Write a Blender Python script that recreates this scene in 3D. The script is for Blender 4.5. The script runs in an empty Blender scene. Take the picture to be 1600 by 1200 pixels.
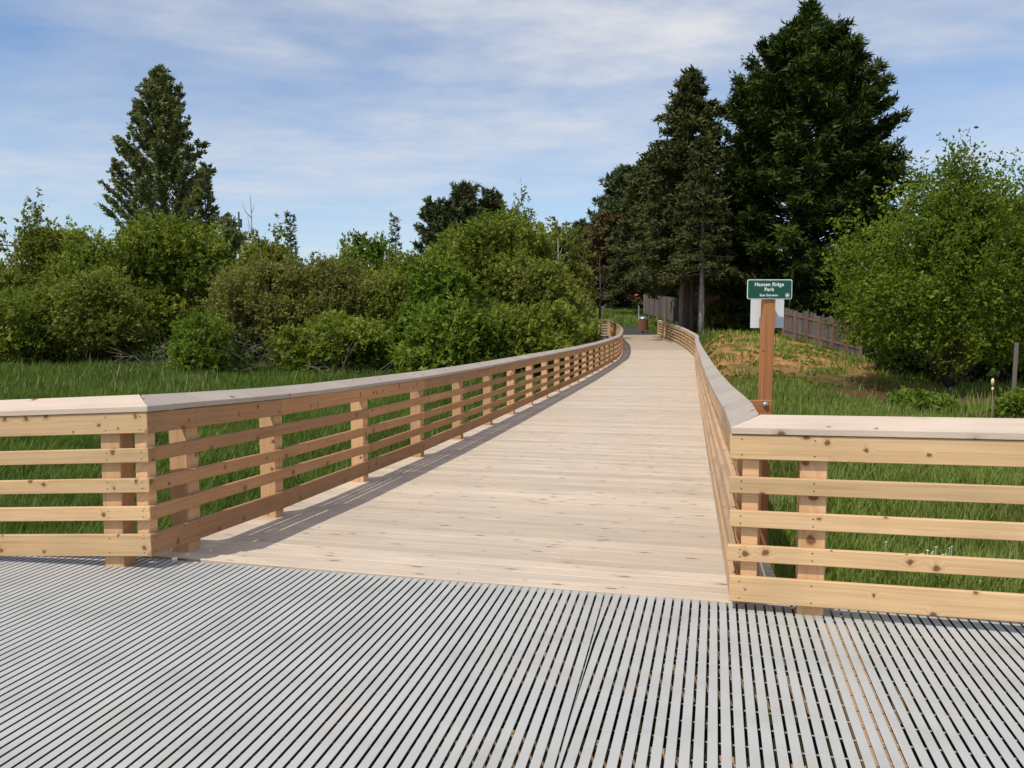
import bpy, bmesh, math, random
import numpy as np
from mathutils import Vector, Matrix, noise as mnoise

S = bpy.context.scene
COL = S.collection
R = math.radians
random.seed(7)

# ------------------------------------------------------------------ camera, sky, sun, exposure
CAMZ = 1.6
cd = bpy.data.cameras.new("camera"); cam = bpy.data.objects.new("camera", cd); COL.objects.link(cam)
PITCH = math.atan(92 / 1280)
cam.location = (0, 0, CAMZ); cam.rotation_euler = (R(90) - PITCH, 0, 0)
cd.sensor_width = 36; cd.lens = 28.8; cd.clip_start = 0.05; cd.clip_end = 5000
S.camera = cam

SUN_DIR = Vector((0.55, 0.575, -1.10)).normalized()
sun_el = math.asin(-SUN_DIR.z); sun_az = math.atan2(-SUN_DIR.x, -SUN_DIR.y)
w = bpy.data.worlds.new("World"); S.world = w; w.use_nodes = True
nt = w.node_tree; nt.nodes.clear()
def N(t, typ, **k):
    n = t.nodes.new(typ)
    for a, b in k.items(): setattr(n, a, b)
    return n
def math_(t, op, a, b=None, clamp=False):
    n = N(t, "ShaderNodeMath", operation=op); n.use_clamp = clamp
    for i, v in enumerate((a, b)):
        if v is None: continue
        if isinstance(v, (int, float)): n.inputs[i].default_value = v
        else: t.links.new(v, n.inputs[i])
    return n.outputs[0]
sky = N(nt, "ShaderNodeTexSky", sky_type="NISHITA"); sky.sun_disc = False
sky.sun_elevation = sun_el; sky.sun_rotation = sun_az; sky.air_density = 1.0; sky.dust_density = .6; sky.ozone_density = 2.5
tc = N(nt, "ShaderNodeTexCoord"); sep = N(nt, "ShaderNodeSeparateXYZ"); nt.links.new(tc.outputs["Generated"], sep.inputs[0])
zz = math_(nt, "MAXIMUM", sep.outputs[2], 0.0); den = math_(nt, "ADD", zz, 0.09)
cx = math_(nt, "DIVIDE", sep.outputs[0], den); cy = math_(nt, "DIVIDE", sep.outputs[1], den)
cmb = N(nt, "ShaderNodeCombineXYZ"); nt.links.new(cx, cmb.inputs[0]); nt.links.new(cy, cmb.inputs[1])
mp = N(nt, "ShaderNodeMapping"); nt.links.new(cmb.outputs[0], mp.inputs[0]); mp.inputs["Rotation"].default_value = (0, 0, R(-18)); mp.inputs["Scale"].default_value = (0.62, 0.95, 1); mp.inputs["Location"].default_value = (3.35, 1.9, 0)
n1 = N(nt, "ShaderNodeTexNoise"); n1.inputs["Scale"].default_value = .85; n1.inputs["Detail"].default_value = 9; n1.inputs["Roughness"].default_value = 0.56; n1.inputs["Distortion"].default_value = 0.35
nt.links.new(mp.outputs[0], n1.inputs["Vector"])
n2 = N(nt, "ShaderNodeTexNoise"); n2.inputs["Scale"].default_value = 4.0; n2.inputs["Detail"].default_value = 9; n2.inputs["Roughness"].default_value = 0.6
nt.links.new(mp.outputs[0], n2.inputs["Vector"])
r1 = N(nt, "ShaderNodeMapRange"); r1.inputs["From Min"].default_value = 0.31; r1.inputs["From Max"].default_value = 0.60; nt.links.new(n1.outputs[0], r1.inputs[0])
r2 = N(nt, "ShaderNodeMapRange"); r2.inputs["From Min"].default_value = 0.25; r2.inputs["From Max"].default_value = 0.75; r2.inputs["To Min"].default_value = 0.40; r2.inputs["To Max"].default_value = 1.35; nt.links.new(n2.outputs[0], r2.inputs[0])
el = N(nt, "ShaderNodeMapRange"); el.inputs["From Min"].default_value = 0.06; el.inputs["From Max"].default_value = 0.36; el.inputs["To Min"].default_value = 0.35; el.inputs["To Max"].default_value = 0.92; nt.links.new(sep.outputs[2], el.inputs[0])
cf = math_(nt, "MULTIPLY", math_(nt, "MULTIPLY", r1.outputs[0], r2.outputs[0]), el.outputs[0], True)
mixc = N(nt, "ShaderNodeMix", data_type="RGBA"); nt.links.new(cf, mixc.inputs[0]); tint = N(nt, "ShaderNodeMix", data_type="RGBA", blend_type="MULTIPLY"); tint.inputs[0].default_value = 1; tint.inputs[7].default_value = (1.0, 1.04, 1.10, 1); nt.links.new(sky.outputs[0], tint.inputs[6]); nt.links.new(tint.outputs[2], mixc.inputs[6]); mixc.inputs[7].default_value = (5.5, 5.6, 5.9, 1)
bg = N(nt, "ShaderNodeBackground"); bg.inputs[1].default_value = 0.135; nt.links.new(mixc.outputs[2], bg.inputs[0])
wo = N(nt, "ShaderNodeOutputWorld"); nt.links.new(bg.outputs[0], wo.inputs[0])

sl = bpy.data.lights.new("sun", "SUN"); so = bpy.data.objects.new("sun", sl); COL.objects.link(so)
sl.energy = 3.3; sl.angle = R(0.53); sl.color = (1.0, 0.95, 0.87)
so.rotation_euler = SUN_DIR.to_track_quat("-Z", "Y").to_euler(); so.location = (-20, -20, 40)

S.view_settings.view_transform = "Standard"; S.view_settings.look = "None"
S.view_settings.exposure = 0.0; S.view_settings.gamma = 1; S.view_settings.use_curve_mapping = False
S.cycles.max_bounces = 6; S.cycles.transparent_max_bounces = 4

# ------------------------------------------------------------------ measuring helpers (photo pixels of the 1600x1200 picture -> metres)
cp, sp = math.cos(PITCH), math.sin(PITCH)
def ray(x, y):
    u, v = (x - 800) / 1280, (y - 600) / 1280
    return Vector((u, cp - v * sp, -sp - v * cp))
def at(x, y, Y):
    d = ray(x, y); return Vector((0, 0, CAMZ)) + d * (Y / d.y)
def onz(x, y, z):
    d = ray(x, y); return Vector((0, 0, CAMZ)) + d * ((z - CAMZ) / d.z)

# ------------------------------------------------------------------ object helpers
def tag(o, label=None, cat=None, group=None, kind=None):
    if label: o["label"] = label
    if cat: o["category"] = cat
    if group: o["group"] = group
    if kind: o["kind"] = kind
    return o
def empty(name, loc, label=None, cat=None, group=None, kind=None):
    o = bpy.data.objects.new(name, None); COL.objects.link(o); o.location = loc; o.empty_display_size = .2
    return tag(o, label, cat, group, kind)
def rootloc(o):
    p = Vector((0, 0, 0))
    while o is not None: p += o.location; o = o.parent
    return p
def link(name, me, mat=None, parent=None, M=None):
    """links a mesh as an object; M is its world matrix"""
    o = bpy.data.objects.new(name, me); COL.objects.link(o)
    if mat and not me.materials: me.materials.append(mat)
    M = M or Matrix()
    if parent:
        M = Matrix.Translation(-rootloc(parent)) @ M; o.parent = parent
    o.matrix_local = M
    return o
def fromdata(name, V, F, mat=None, parent=None, loc=None, smooth=False):
    me = bpy.data.meshes.new(name)
    off = Vector(loc) if loc is not None else Vector((0, 0, 0))
    me.from_pydata([tuple(Vector(v) - off) for v in V], [], F); me.update()
    if smooth:
        for p in me.polygons: p.use_smooth = True
    return link(name, me, mat, parent, Matrix.Translation(off))
_cache = {}
def boxmesh(L, W, H, ch, mat, kname):
    """bar along X, centred, its four long edges chamfered"""
    k = (round(L, 3), round(W, 3), round(H, 3), ch, mat.name, kname)
    if k in _cache: return _cache[k]
    a, b = W / 2, H / 2
    prof = [(-a + ch, -b), (a - ch, -b), (a, -b + ch), (a, b - ch), (a - ch, b), (-a + ch, b), (-a, b - ch), (-a, -b + ch)]
    V = [(s * L / 2, y, z) for s in (-1, 1) for y, z in prof]; n = 8
    F = [(i, (i + 1) % n, n + (i + 1) % n, n + i) for i in range(n)] + [tuple(reversed(range(n))), tuple(range(n, 2 * n))]
    me = bpy.data.meshes.new(kname); me.from_pydata(V, [], [tuple(reversed(f)) for f in F]); me.update(); me.materials.append(mat)
    bm = bmesh.new(); bm.from_mesh(me); bmesh.ops.recalc_face_normals(bm, faces=bm.faces); bm.to_mesh(me); bm.free()
    _cache[k] = me; return me
def beam(name, p0, p1, W, H, mat, parent, ch=.003, up=Vector((0, 0, 1)), roll=0.0):
    p0, p1 = Vector(p0), Vector(p1); x = (p1 - p0); L = x.length; x.normalize()
    y = up.cross(x).normalized(); z = x.cross(y)
    M = Matrix((x, y, z)).transposed().to_4x4(); M.translation = (p0 + p1) / 2
    if roll: M = M @ Matrix.Rotation(roll, 4, "X")
    return link(name, boxmesh(L, W, H, ch, mat, name), None, parent, M)
def tubes(paths, sides=6):
    """paths: list of (points, radii) -> V, F"""
    V, F = [], []
    for pts, rad in paths:
        base = len(V); n = len(pts)
        for i, p in enumerate(pts):
            p = Vector(p); a = Vector(pts[max(i - 1, 0)]); b = Vector(pts[min(i + 1, n - 1)])
            t = (b - a).normalized(); u = t.cross(Vector((.3, .9, .1))).normalized(); v = t.cross(u)
            for k in range(sides):
                q = 2 * math.pi * k / sides; V.append(p + (u * math.cos(q) + v * math.sin(q)) * rad[i])
        for i in range(n - 1):
            for k in range(sides):
                k2 = (k + 1) % sides
                F.append((base + i * sides + k, base + i * sides + k2, base + (i + 1) * sides + k2, base + (i + 1) * sides + k))
        F.append(tuple(base + k for k in reversed(range(sides)))); F.append(tuple(base + (n - 1) * sides + k for k in range(sides)))
    return V, F

# ------------------------------------------------------------------ materials
def newmat(name, rough=.7, col=(.5, .5, .5), spec=.3, metal=0):
    m = bpy.data.materials.new(name); m.use_nodes = True
    b = m.node_tree.nodes["Principled BSDF"]; b.inputs["Roughness"].default_value = rough
    b.inputs["Base Color"].default_value = (*col, 1); b.inputs["Specular IOR Level"].default_value = spec; b.inputs["Metallic"].default_value = metal
    return m, m.node_tree, b
def L(t, a, b): t.links.new(a, b)
def ramp(t, fac, stops):
    n = N(t, "ShaderNodeValToRGB"); e = n.color_ramp.elements
    while len(e) < len(stops): e.new(.5)
    for i, (p, c) in enumerate(stops): e[i].position = p; e[i].color = (*c, 1) if len(c) == 3 else c
    if fac is not None: L(t, fac, n.inputs[0])
    return n.outputs[0]
def mixcol(t, fac, a, b, blend="MIX"):
    n = N(t, "ShaderNodeMix", data_type="RGBA", blend_type=blend)
    for i, v in ((0, fac), (6, a), (7, b)):
        if isinstance(v, (int, float)): n.inputs[i].default_value = v
        elif isinstance(v, tuple): n.inputs[i].default_value = (*v, 1)
        else: L(t, v, n.inputs[i])
    return n.outputs[2]
def noise(t, vec, scale, detail=4, rough=.5, dist=0):
    n = N(t, "ShaderNodeTexNoise"); n.inputs["Scale"].default_value = scale; n.inputs["Detail"].default_value = detail
    n.inputs["Roughness"].default_value = rough; n.inputs["Distortion"].default_value = dist
    if vec is not None: L(t, vec, n.inputs["Vector"])
    return n.outputs[0]
def wood(name, light, dark, knot=(.21, .10, .045), knots=5.0, kr=.13, stretch=1.0, grey=None, greyamt=0.0, rough=.75, vary=.22, kthr=.45):
    m, t, b = newmat(name, rough, spec=.2)
    tcn = N(t, "ShaderNodeTexCoord"); s = N(t, "ShaderNodeSeparateXYZ"); L(t, tcn.outputs["Object"], s.inputs[0])
    oi = N(t, "ShaderNodeObjectInfo"); rnd = oi.outputs["Random"]
    v = math_(t, "ADD", s.outputs[1], s.outputs[2])
    c1 = N(t, "ShaderNodeCombineXYZ"); L(t, math_(t, "ADD", s.outputs[0], math_(t, "MULTIPLY", rnd, 91.0)), c1.inputs[0]); L(t, math_(t, "ADD", v, math_(t, "MULTIPLY", rnd, 37.0)), c1.inputs[1]); L(t, math_(t, "MULTIPLY", rnd, 13.0), c1.inputs[2])
    # warp the grain round the knots
    vo = N(t, "ShaderNodeTexVoronoi", voronoi_dimensions="2D"); vo.inputs["Scale"].default_value = knots
    km = N(t, "ShaderNodeMapping"); km.inputs["Scale"].default_value = (1 / stretch, 1, 1); wn = N(t, "ShaderNodeTexNoise"); wn.inputs["Scale"].default_value = 45; wn.inputs["Detail"].default_value = 2; L(t, c1.outputs[0], wn.inputs["Vector"]); wa = N(t, "ShaderNodeVectorMath", operation="MULTIPLY_ADD"); L(t, wn.outputs["Color"], wa.inputs[0]); wa.inputs[1].default_value = (.030, .018, 0); L(t, c1.outputs[0], wa.inputs[2]); L(t, wa.outputs[0], km.inputs[0]); L(t, km.outputs[0], vo.inputs["Vector"])
    kd = vo.outputs["Distance"]
    csep = N(t, "ShaderNodeSeparateColor"); L(t, vo.outputs["Color"], csep.inputs[0])
    exist = math_(t, "GREATER_THAN", csep.outputs[0], kthr)
    size = math_(t, "MULTIPLY_ADD", csep.outputs[1], 1.1); t.nodes[-1].inputs[2].default_value = .35
    kdn = math_(t, "DIVIDE", kd, size)
    bump_r = N(t, "ShaderNodeMapRange"); bump_r.inputs["From Min"].default_value = kr * 3; bump_r.inputs["From Max"].default_value = kr * .5; bump_r.inputs["To Max"].default_value = .035; L(t, kdn, bump_r.inputs[0])
    warp = math_(t, "MULTIPLY", bump_r.outputs[0], exist)
    gv = N(t, "ShaderNodeCombineXYZ")
    sx = N(t, "ShaderNodeSeparateXYZ"); L(t, c1.outputs[0], sx.inputs[0])
    L(t, math_(t, "MULTIPLY", sx.outputs[0], 1.2), gv.inputs[0]); L(t, math_(t, "MULTIPLY", math_(t, "ADD", sx.outputs[1], warp), 55.0), gv.inputs[1]); L(t, sx.outputs[2], gv.inputs[2])
    g = noise(t, gv.outputs[0], 1.0, 5, .6, .6)
    broad = noise(t, c1.outputs[0], 1.7, 3, .5)
    base = ramp(t, g, [(.28, dark), (.62, light)])
    tone = N(t, "ShaderNodeMapRange"); tone.inputs["To Min"].default_value = 1 - vary; tone.inputs["To Max"].default_value = 1 + vary * .7; L(t, oi.outputs["Random"], tone.inputs[0])
    tb = N(t, "ShaderNodeMapRange"); tb.inputs["From Min"].default_value = .3; tb.inputs["From Max"].default_value = .7; tb.inputs["To Min"].default_value = .88; tb.inputs["To Max"].default_value = 1.1; L(t, broad, tb.inputs[0])
    hsv = N(t, "ShaderNodeHueSaturation"); L(t, base, hsv.inputs["Color"]); L(t, math_(t, "MULTIPLY", tone.outputs[0], tb.outputs[0]), hsv.inputs["Value"])
    col = hsv.outputs[0]
    if grey:
        gm = N(t, "ShaderNodeMapRange"); gm.inputs["From Min"].default_value = .3; gm.inputs["From Max"].default_value = .65; gm.inputs["To Min"].default_value = greyamt * .5; gm.inputs["To Max"].default_value = min(1, greyamt * 1.3)
        L(t, noise(t, c1.outputs[0], 2.6, 5, .65), gm.inputs[0]); col = mixcol(t, gm.outputs[0], col, grey)
    kmask = N(t, "ShaderNodeMapRange"); kmask.inputs["From Min"].default_value = kr; kmask.inputs["From Max"].default_value = kr * .65; L(t, kdn, kmask.inputs[0])
    halo = N(t, "ShaderNodeMapRange"); halo.inputs["From Min"].default_value = kr * 2.0; halo.inputs["From Max"].default_value = kr * .8; halo.inputs["To Max"].default_value = .35; L(t, kdn, halo.inputs[0])
    col = mixcol(t, math_(t, "MULTIPLY", halo.outputs[0], exist), col, tuple(.75 * a + .25 * c for a, c in zip(knot, light)))
    col = mixcol(t, math_(t, "MULTIPLY", kmask.outputs[0], exist), col, knot)
    L(t, col, b.inputs["Base Color"])
    bp = N(t, "ShaderNodeBump"); bp.inputs["Strength"].default_value = .25; bp.inputs["Distance"].default_value = .003; L(t, g, bp.inputs["Height"]); L(t, bp.outputs[0], b.inputs["Normal"])
    return m
M_rail = wood("rail_wood", (.70, .46, .235), (.52, .31, .135), kr=.085, knots=6, grey=(.58, .44, .29), greyamt=.15, vary=.16)
M_rail_in = wood("rail_wood_long", (.62, .40, .215), (.47, .27, .13), grey=(.47, .36, .27), greyamt=.25, kr=.09, knots=6)
M_rail_left = wood("rail_wood_left_shaded", (.50, .255, .11), (.36, .165, .062), grey=(.37, .24, .16), greyamt=.25, knots=6)  # darker copy of the railing wood, the left side's shade in its colour
M_post = wood("post_wood", (.66, .42, .23), (.54, .30, .14), kthr=.6)
M_cap = wood("cap_wood_weathered", (.52, .42, .33), (.41, .32, .245), grey=(.42, .365, .31), greyamt=.7, knots=4, kr=.08, vary=.22)
M_capfresh = wood("cap_wood_fresh", (.66, .53, .41), (.54, .405, .29), grey=(.50, .42, .34), greyamt=.35, knots=4, kr=.10, vary=.10, kthr=.5)
M_deck = wood("deck_wood", (.70, .565, .415), (.50, .38, .265), knot=(.29, .195, .13), knots=9, kr=.11, stretch=3.0, grey=(.50, .43, .355), greyamt=.35, vary=.17, kthr=.58)
M_beam = wood("beam_wood", (.55, .36, .20), (.42, .25, .12))
M_signpost = wood("sign_post_wood", (.42, .18, .07), (.30, .12, .045), knots=4, kr=.05)
M_fence_old = wood("old_fence_wood", (.22, .19, .17), (.13, .10, .09), knots=5, kr=.05, vary=.35)
M_fence_red = wood("red_fence_wood", (.23, .135, .085), (.15, .085, .055), knots=5, kr=.05, vary=.25)

def grating_mat():
    m, t, b = newmat("frp_grating", .75, spec=.25)
    g = N(t, "ShaderNodeNewGeometry")
    a = noise(t, g.outputs["Position"], 3.0, 5, .6); c = noise(t, g.outputs["Position"], 260, 2)
    col = ramp(t, a, [(.25, (.385, .38, .35)), (.5, (.455, .45, .42)), (.8, (.50, .495, .465))])
    st = noise(t, g.outputs["Position"], 1.2, 6, .75, 1.0)
    sm = ramp(t, st, [(.56, (0, 0, 0)), (.72, (.42, .42, .42))])
    col = mixcol(t, sm, col, (.50, .42, .33))
    L(t, col, b.inputs["Base Color"])
    bp = N(t, "ShaderNodeBump"); bp.inputs["Strength"].default_value = .5; bp.inputs["Distance"].default_value = .001; L(t, c, bp.inputs["Height"]); L(t, bp.outputs[0], b.inputs["Normal"])
    return m
M_grate = grating_mat()
M_gside = newmat("grating_shaded_side", .7, (.045, .045, .075))[0]  # shade of the gaps painted onto the bar sides as dark navy
M_seam = newmat("seam_strip", .6, (.18, .18, .18))[0]
M_steel = newmat("galvanised_steel", .45, (.42, .45, .47), .5, .7)[0]
M_white = newmat("white_paint", .55, (.75, .76, .76))[0]
M_panel = newmat("white_plastic_panel", .5, (.74, .75, .76))[0]
M_green = newmat("sign_green", .4, (.006, .078, .044), .5)[0]
M_letter = newmat("sign_white", .45, (.82, .84, .82))[0]
M_bin = newmat("rusty_bin_slats", .8, (.27, .105, .055))[0]
M_dark = newmat("dark_metal", .6, (.05, .05, .055))[0]
M_pole = newmat("weathered_pole", .85, (.16, .14, .12))[0]
M_stake = newmat("stake_wood", .8, (.80, .62, .36))[0]
M_orange = newmat("orange_flag", .7, (.75, .12, .05))[0]
M_concrete = newmat("pale_concrete", .85, (.55, .52, .47))[0]

def leafmat(name, c1, c2, c3=None, trans=.38, rough=.55):
    m = bpy.data.materials.new(name); m.use_nodes = True; t = m.node_tree; t.nodes.clear()
    at_ = N(t, "ShaderNodeAttribute", attribute_name="tone"); st = [(0.0, c1), (.75, c2)]
    if c3: st.append((1.0, c3))
    col = ramp(t, at_.outputs["Fac"], st)
    g = N(t, "ShaderNodeNewGeometry"); nz = noise(t, g.outputs["Position"], .45, 3)
    hv = N(t, "ShaderNodeHueSaturation"); L(t, col, hv.inputs["Color"])
    mr = N(t, "ShaderNodeMapRange"); mr.inputs["From Min"].default_value = .3; mr.inputs["From Max"].default_value = .7; mr.inputs["To Min"].default_value = .78; mr.inputs["To Max"].default_value = 1.2; L(t, nz, mr.inputs[0]); L(t, mr.outputs[0], hv.inputs["Value"])
    d = N(t, "ShaderNodeBsdfPrincipled"); d.inputs["Roughness"].default_value = rough; d.inputs["Specular IOR Level"].default_value = .12; L(t, hv.outputs[0], d.inputs["Base Color"])
    tr = N(t, "ShaderNodeBsdfTranslucent"); L(t, mixcol(t, 1.0, hv.outputs[0], (1.0, 1.15, .5), "MULTIPLY"), tr.inputs[0])
    mx = N(t, "ShaderNodeMixShader"); mx.inputs[0].default_value = trans; L(t, d.outputs[0], mx.inputs[1]); L(t, tr.outputs[0], mx.inputs[2])
    o = N(t, "ShaderNodeOutputMaterial"); L(t, mx.outputs[0], o.inputs[0]); return m
ML = dict(
    willow=leafmat("willow_leaves", (.110, .148, .018), (.215, .255, .034), (.30, .33, .05)),
    olive=leafmat("olive_leaves", (.135, .155, .026), (.225, .240, .042), (.29, .30, .065)),
    brown=leafmat("budding_scrub_leaves", (.150, .145, .036), (.235, .225, .056), (.23, .29, .05)),
    bright=leafmat("bright_leaves", (.095, .148, .016), (.175, .235, .028), (.26, .32, .05)),
    maple=leafmat("hornbeam_leaves", (.080, .122, .010), (.165, .215, .020), (.25, .30, .04)),
    poplar=leafmat("cottonwood_leaves", (.125, .145, .058), (.215, .230, .085), (.29, .30, .12), .2),
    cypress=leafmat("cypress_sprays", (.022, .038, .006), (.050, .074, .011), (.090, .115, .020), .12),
    spruce=leafmat("spruce_needles", (.046, .056, .016), (.085, .092, .026), (.12, .125, .04), .12),
    pine=leafmat("pine_needles", (.062, .078, .032), (.108, .128, .048), (.15, .17, .07), .12),
    dead=leafmat("dead_brown_needles", (.10, .070, .028), (.165, .115, .045), (.10, .10, .03), .1),
    grass=leafmat("meadow_grass_blades", (.088, .135, .024), (.160, .225, .042), (.28, .31, .10), .4),
    grassr=leafmat("bank_grass_blades", (.150, .195, .036), (.250, .305, .066), (.38, .39, .16), .4),
    dry=leafmat("dry_stems", (.30, .25, .15), (.42, .36, .22), None, .2),
    twig=leafmat("bare_twigs", (.16, .13, .10), (.28, .24, .19), None, .0))
def barkmat(name, a, b_):
    m, t, b = newmat(name, .9, spec=.1); g = N(t, "ShaderNodeNewGeometry")
    mpn = N(t, "ShaderNodeMapping"); mpn.inputs["Scale"].default_value = (1, 1, .25); L(t, g.outputs["Position"], mpn.inputs[0])
    n = noise(t, mpn.outputs[0], 9, 5, .65); L(t, ramp(t, n, [(.3, a), (.7, b_)]), b.inputs["Base Color"])
    bp = N(t, "ShaderNodeBump"); bp.inputs["Strength"].default_value = .8; bp.inputs["Distance"].default_value = .03; L(t, n, bp.inputs["Height"]); L(t, bp.outputs[0], b.inputs["Normal"]); return m
M_bark = barkmat("grey_bark", (.10, .08, .065), (.24, .20, .17))
M_greybark = barkmat("lichen_grey_bark", (.16, .14, .12), (.36, .33, .29))
M_barkd = barkmat("dark_bark", (.05, .038, .03), (.13, .10, .08))
M_birch = barkmat("pale_bark", (.28, .26, .22), (.5, .48, .44))

# ------------------------------------------------------------------ terrain
def sm(a, b, x):
    t = np.clip((x - a) / (b - a), 0, 1); return t * t * (3 - 2 * t)
PY = np.array([0, 5.2, 7.4, 9.1, 10.8, 12.7, 14.6, 17.5, 22, 26, 31, 35, 40, 45, 50, 55, 60, 63, 70, 78, 90, 110.])
PZ = np.array([0, 0, -.085, -.12, -.15, -.168, -.178, -.185, -.195, -.20, -.175, -.13, -.03, .10, .27, .47, .72, .87, 1.18, 1.5, 2.3, 3.4])
def deckz(y): return float(np.interp(y, PY, PZ))
LP = [(-2.352, 5.252)] + [(-2.352 + .2183 * (y - 5.252), y) for y in range(8, 39, 4)] + [(5.28, 40.2), (6.30, 46.6), (6.98, 52.0), (7.37, 57.5), (7.48, 62.9)]
RP = [(1.223, 4.504)] + [(1.223 + .2163 * (y - 4.504), y) for y in range(8, 39, 4)] + [(8.93, 40.0), (9.88, 46.0), (10.58, 51.6), (11.0, 57.4), (11.13, 62.9)]
def xl(y): return np.interp(y, [p[1] for p in LP] + [75, 90, 130], [p[0] for p in LP] + [7.2, 4.5, -6])
def xr(y): return np.interp(y, [p[1] for p in RP] + [75, 90, 130], [p[0] for p in RP] + [11.3, 9, 0])
def TZ(x, y):
    x = np.asarray(x, float); y = np.asarray(y, float)
    dl = x - xr(y); dL = xl(y) - x
    z = np.full(np.broadcast(x, y).shape, -.95)
    z = z + .45 * sm(16, 38, y) * sm(.5, 5, dL)
    # right of the boardwalk
    right = -.55 + .05 * np.sin(x * .7) * np.sin(y * .5)
    mound = 1.70 * sm(26, 41, y) * (1 - sm(12, 19, x)) + .30 * sm(40, 50, y) * sm(15, 21, x)
    right = right + mound + 1.2 * sm(49, 62, y) * sm(14, 20, x) * (1 - sm(24, 34, x)) + 1.5 * sm(53, 61, y) * sm(12.4, 14.6, x) * (1 - sm(20, 30, x))
    z = z + (right - z) * sm(-1.2, 1.6, dl)
    # embankment rising to the far end of the boardwalk, path beyond it
    pz = np.interp(y, PY, PZ)
    away = np.maximum(np.maximum(dl, dL), 0)
    bank = pz - .12 - .30 * np.maximum(away - .6, 0)
    k = sm(52, 62, y)
    z = np.where(y > 44, z + (np.maximum(bank, z) - z) * sm(44, 60, y), z)
    beyond = np.interp(y, [60, 72, 80, 98, 130, 900], [.85, 1.25, 1.95, 3.7, 4.3, 4.8])
    lat = sm(-8, 3, x)
    z = z + (np.maximum(beyond - .04 * away, z) - z) * sm(63, 76, y) * lat
    z = z + .05 * np.sin(x * .9 + 1) * np.cos(y * .8) + .03 * np.sin(x * 2.3) * np.sin(y * 1.9 + 2)
    onpath = (1 - sm(.0, .8, away)) * sm(60, 63, y)
    z = z + (pz - .03 - z) * onpath
    return z
def tz(x, y): return float(TZ(x, y))

def axis(a, b, fine0, fine1, st, far):
    g = list(np.arange(fine0, fine1, st)); s = st; v = fine0
    lo = []
    while v > a: s *= 1.22; v -= s; lo.append(v)
    s = st; v = g[-1]; hi = []
    while v < b: s *= 1.22; v += s; hi.append(v)
    return np.array(lo[::-1] + g + hi)
gx = axis(-900, 900, -34, 40, .5, 0); gy = axis(-300, 1600, -6, 98, .5, 0)
X, Y = np.meshgrid(gx, gy); Z = TZ(X, Y)
me = bpy.data.meshes.new("ground"); nx, ny = len(gx), len(gy)
co = np.stack([X, Y, Z], -1).reshape(-1, 3)
idx = np.arange(nx * ny).reshape(ny, nx)
q = np.stack([idx[:-1, :-1], idx[:-1, 1:], idx[1:, 1:], idx[1:, :-1]], -1).reshape(-1, 4)
def meshnp(name, co, faces, smooth=False, tone=None):
    me = bpy.data.meshes.new(name); n, k = faces.shape
    me.vertices.add(len(co)); me.vertices.foreach_set("co", co.astype(np.float32).ravel())
    me.loops.add(n * k); me.loops.foreach_set("vertex_index", faces.astype(np.int32).ravel())
    me.polygons.add(n); me.polygons.foreach_set("loop_start", (np.arange(n) * k).astype(np.int32))
    try: me.polygons.foreach_set("loop_total", np.full(n, k, np.int32))
    except Exception: pass
    if smooth: me.polygons.foreach_set("use_smooth", np.ones(n, bool))
    if tone is not None:
        a = me.attributes.new("tone", "FLOAT", "FACE"); a.data.foreach_set("value", tone.astype(np.float32))
    me.update(calc_edges=True); return me
def groundmat():
    m, t, b = newmat("ground_soil_and_turf", .95, spec=.1)
    g = N(t, "ShaderNodeNewGeometry"); P = g.outputs["Position"]
    s = N(t, "ShaderNodeSeparateXYZ"); L(t, P, s.inputs[0])
    green = ramp(t, noise(t, P, 1.3, 6, .65), [(.3, (.030, .050, .014)), (.55, (.055, .085, .022)), (.75, (.085, .10, .035))])
    dirt = ramp(t, noise(t, P, 3.5, 8, .7), [(.3, (.22, .115, .05)), (.5, (.44, .225, .085)), (.72, (.58, .33, .14))])
    mulch = ramp(t, noise(t, P, 14, 5, .7), [(.3, (.07, .035, .02)), (.7, (.26, .12, .06))])
    # bare dug earth on the bank right of the boardwalk, with ragged edges
    def band(sock, a, b_, c, d):
        u = N(t, "ShaderNodeMapRange"); u.interpolation_type = "SMOOTHSTEP"; u.inputs["From Min"].default_value = a; u.inputs["From Max"].default_value = b_; L(t, sock, u.inputs[0])
        v = N(t, "ShaderNodeMapRange"); v.interpolation_type = "SMOOTHSTEP"; v.inputs["From Min"].default_value = d; v.inputs["From Max"].default_value = c; L(t, sock, v.inputs[0])
        return math_(t, "MULTIPLY", u.outputs[0], v.outputs[0])
    mask = math_(t, "MULTIPLY", band(s.outputs[1], 27, 33, 42, 46), band(s.outputs[0], 5.8, 7.2, 13, 16.5))
    mk = math_(t, "MULTIPLY", mask, ramp(t, noise(t, P, .55, 6, .65), [(.32, (0, 0, 0)), (.50, (1, 1, 1))]))
    col = mixcol(t, mk, green, dirt)
    m2 = math_(t, "MULTIPLY", band(s.outputs[1], 16, 18.5, 27, 33), band(s.outputs[0], 8.5, 11, 40, 50))
    m2 = math_(t, "MULTIPLY", m2, ramp(t, noise(t, P, .7, 5, .6), [(.38, (0, 0, 0)), (.55, (1, 1, 1))]))
    col = mixcol(t, m2, col, mulch)
    m3 = math_(t, "MULTIPLY", band(s.outputs[1], 46, 49, 62, 66), band(s.outputs[0], 11.5, 12.5, 32, 36))
    col = mixcol(t, m3, col, (.045, .03, .02))
    L(t, col, b.inputs["Base Color"])
    bp = N(t, "ShaderNodeBump"); bp.inputs["Strength"].default_value = 1; bp.inputs["Distance"].default_value = .12; L(t, noise(t, P, 5, 8, .7), bp.inputs["Height"]); L(t, bp.outputs[0], b.inputs["Normal"])
    return m
M_ground = groundmat()
ground = link("ground", meshnp("ground", co, q, True), M_ground)
tag(ground, "grassy ground with a bare earth bank right of the boardwalk", kind="structure")

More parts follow.
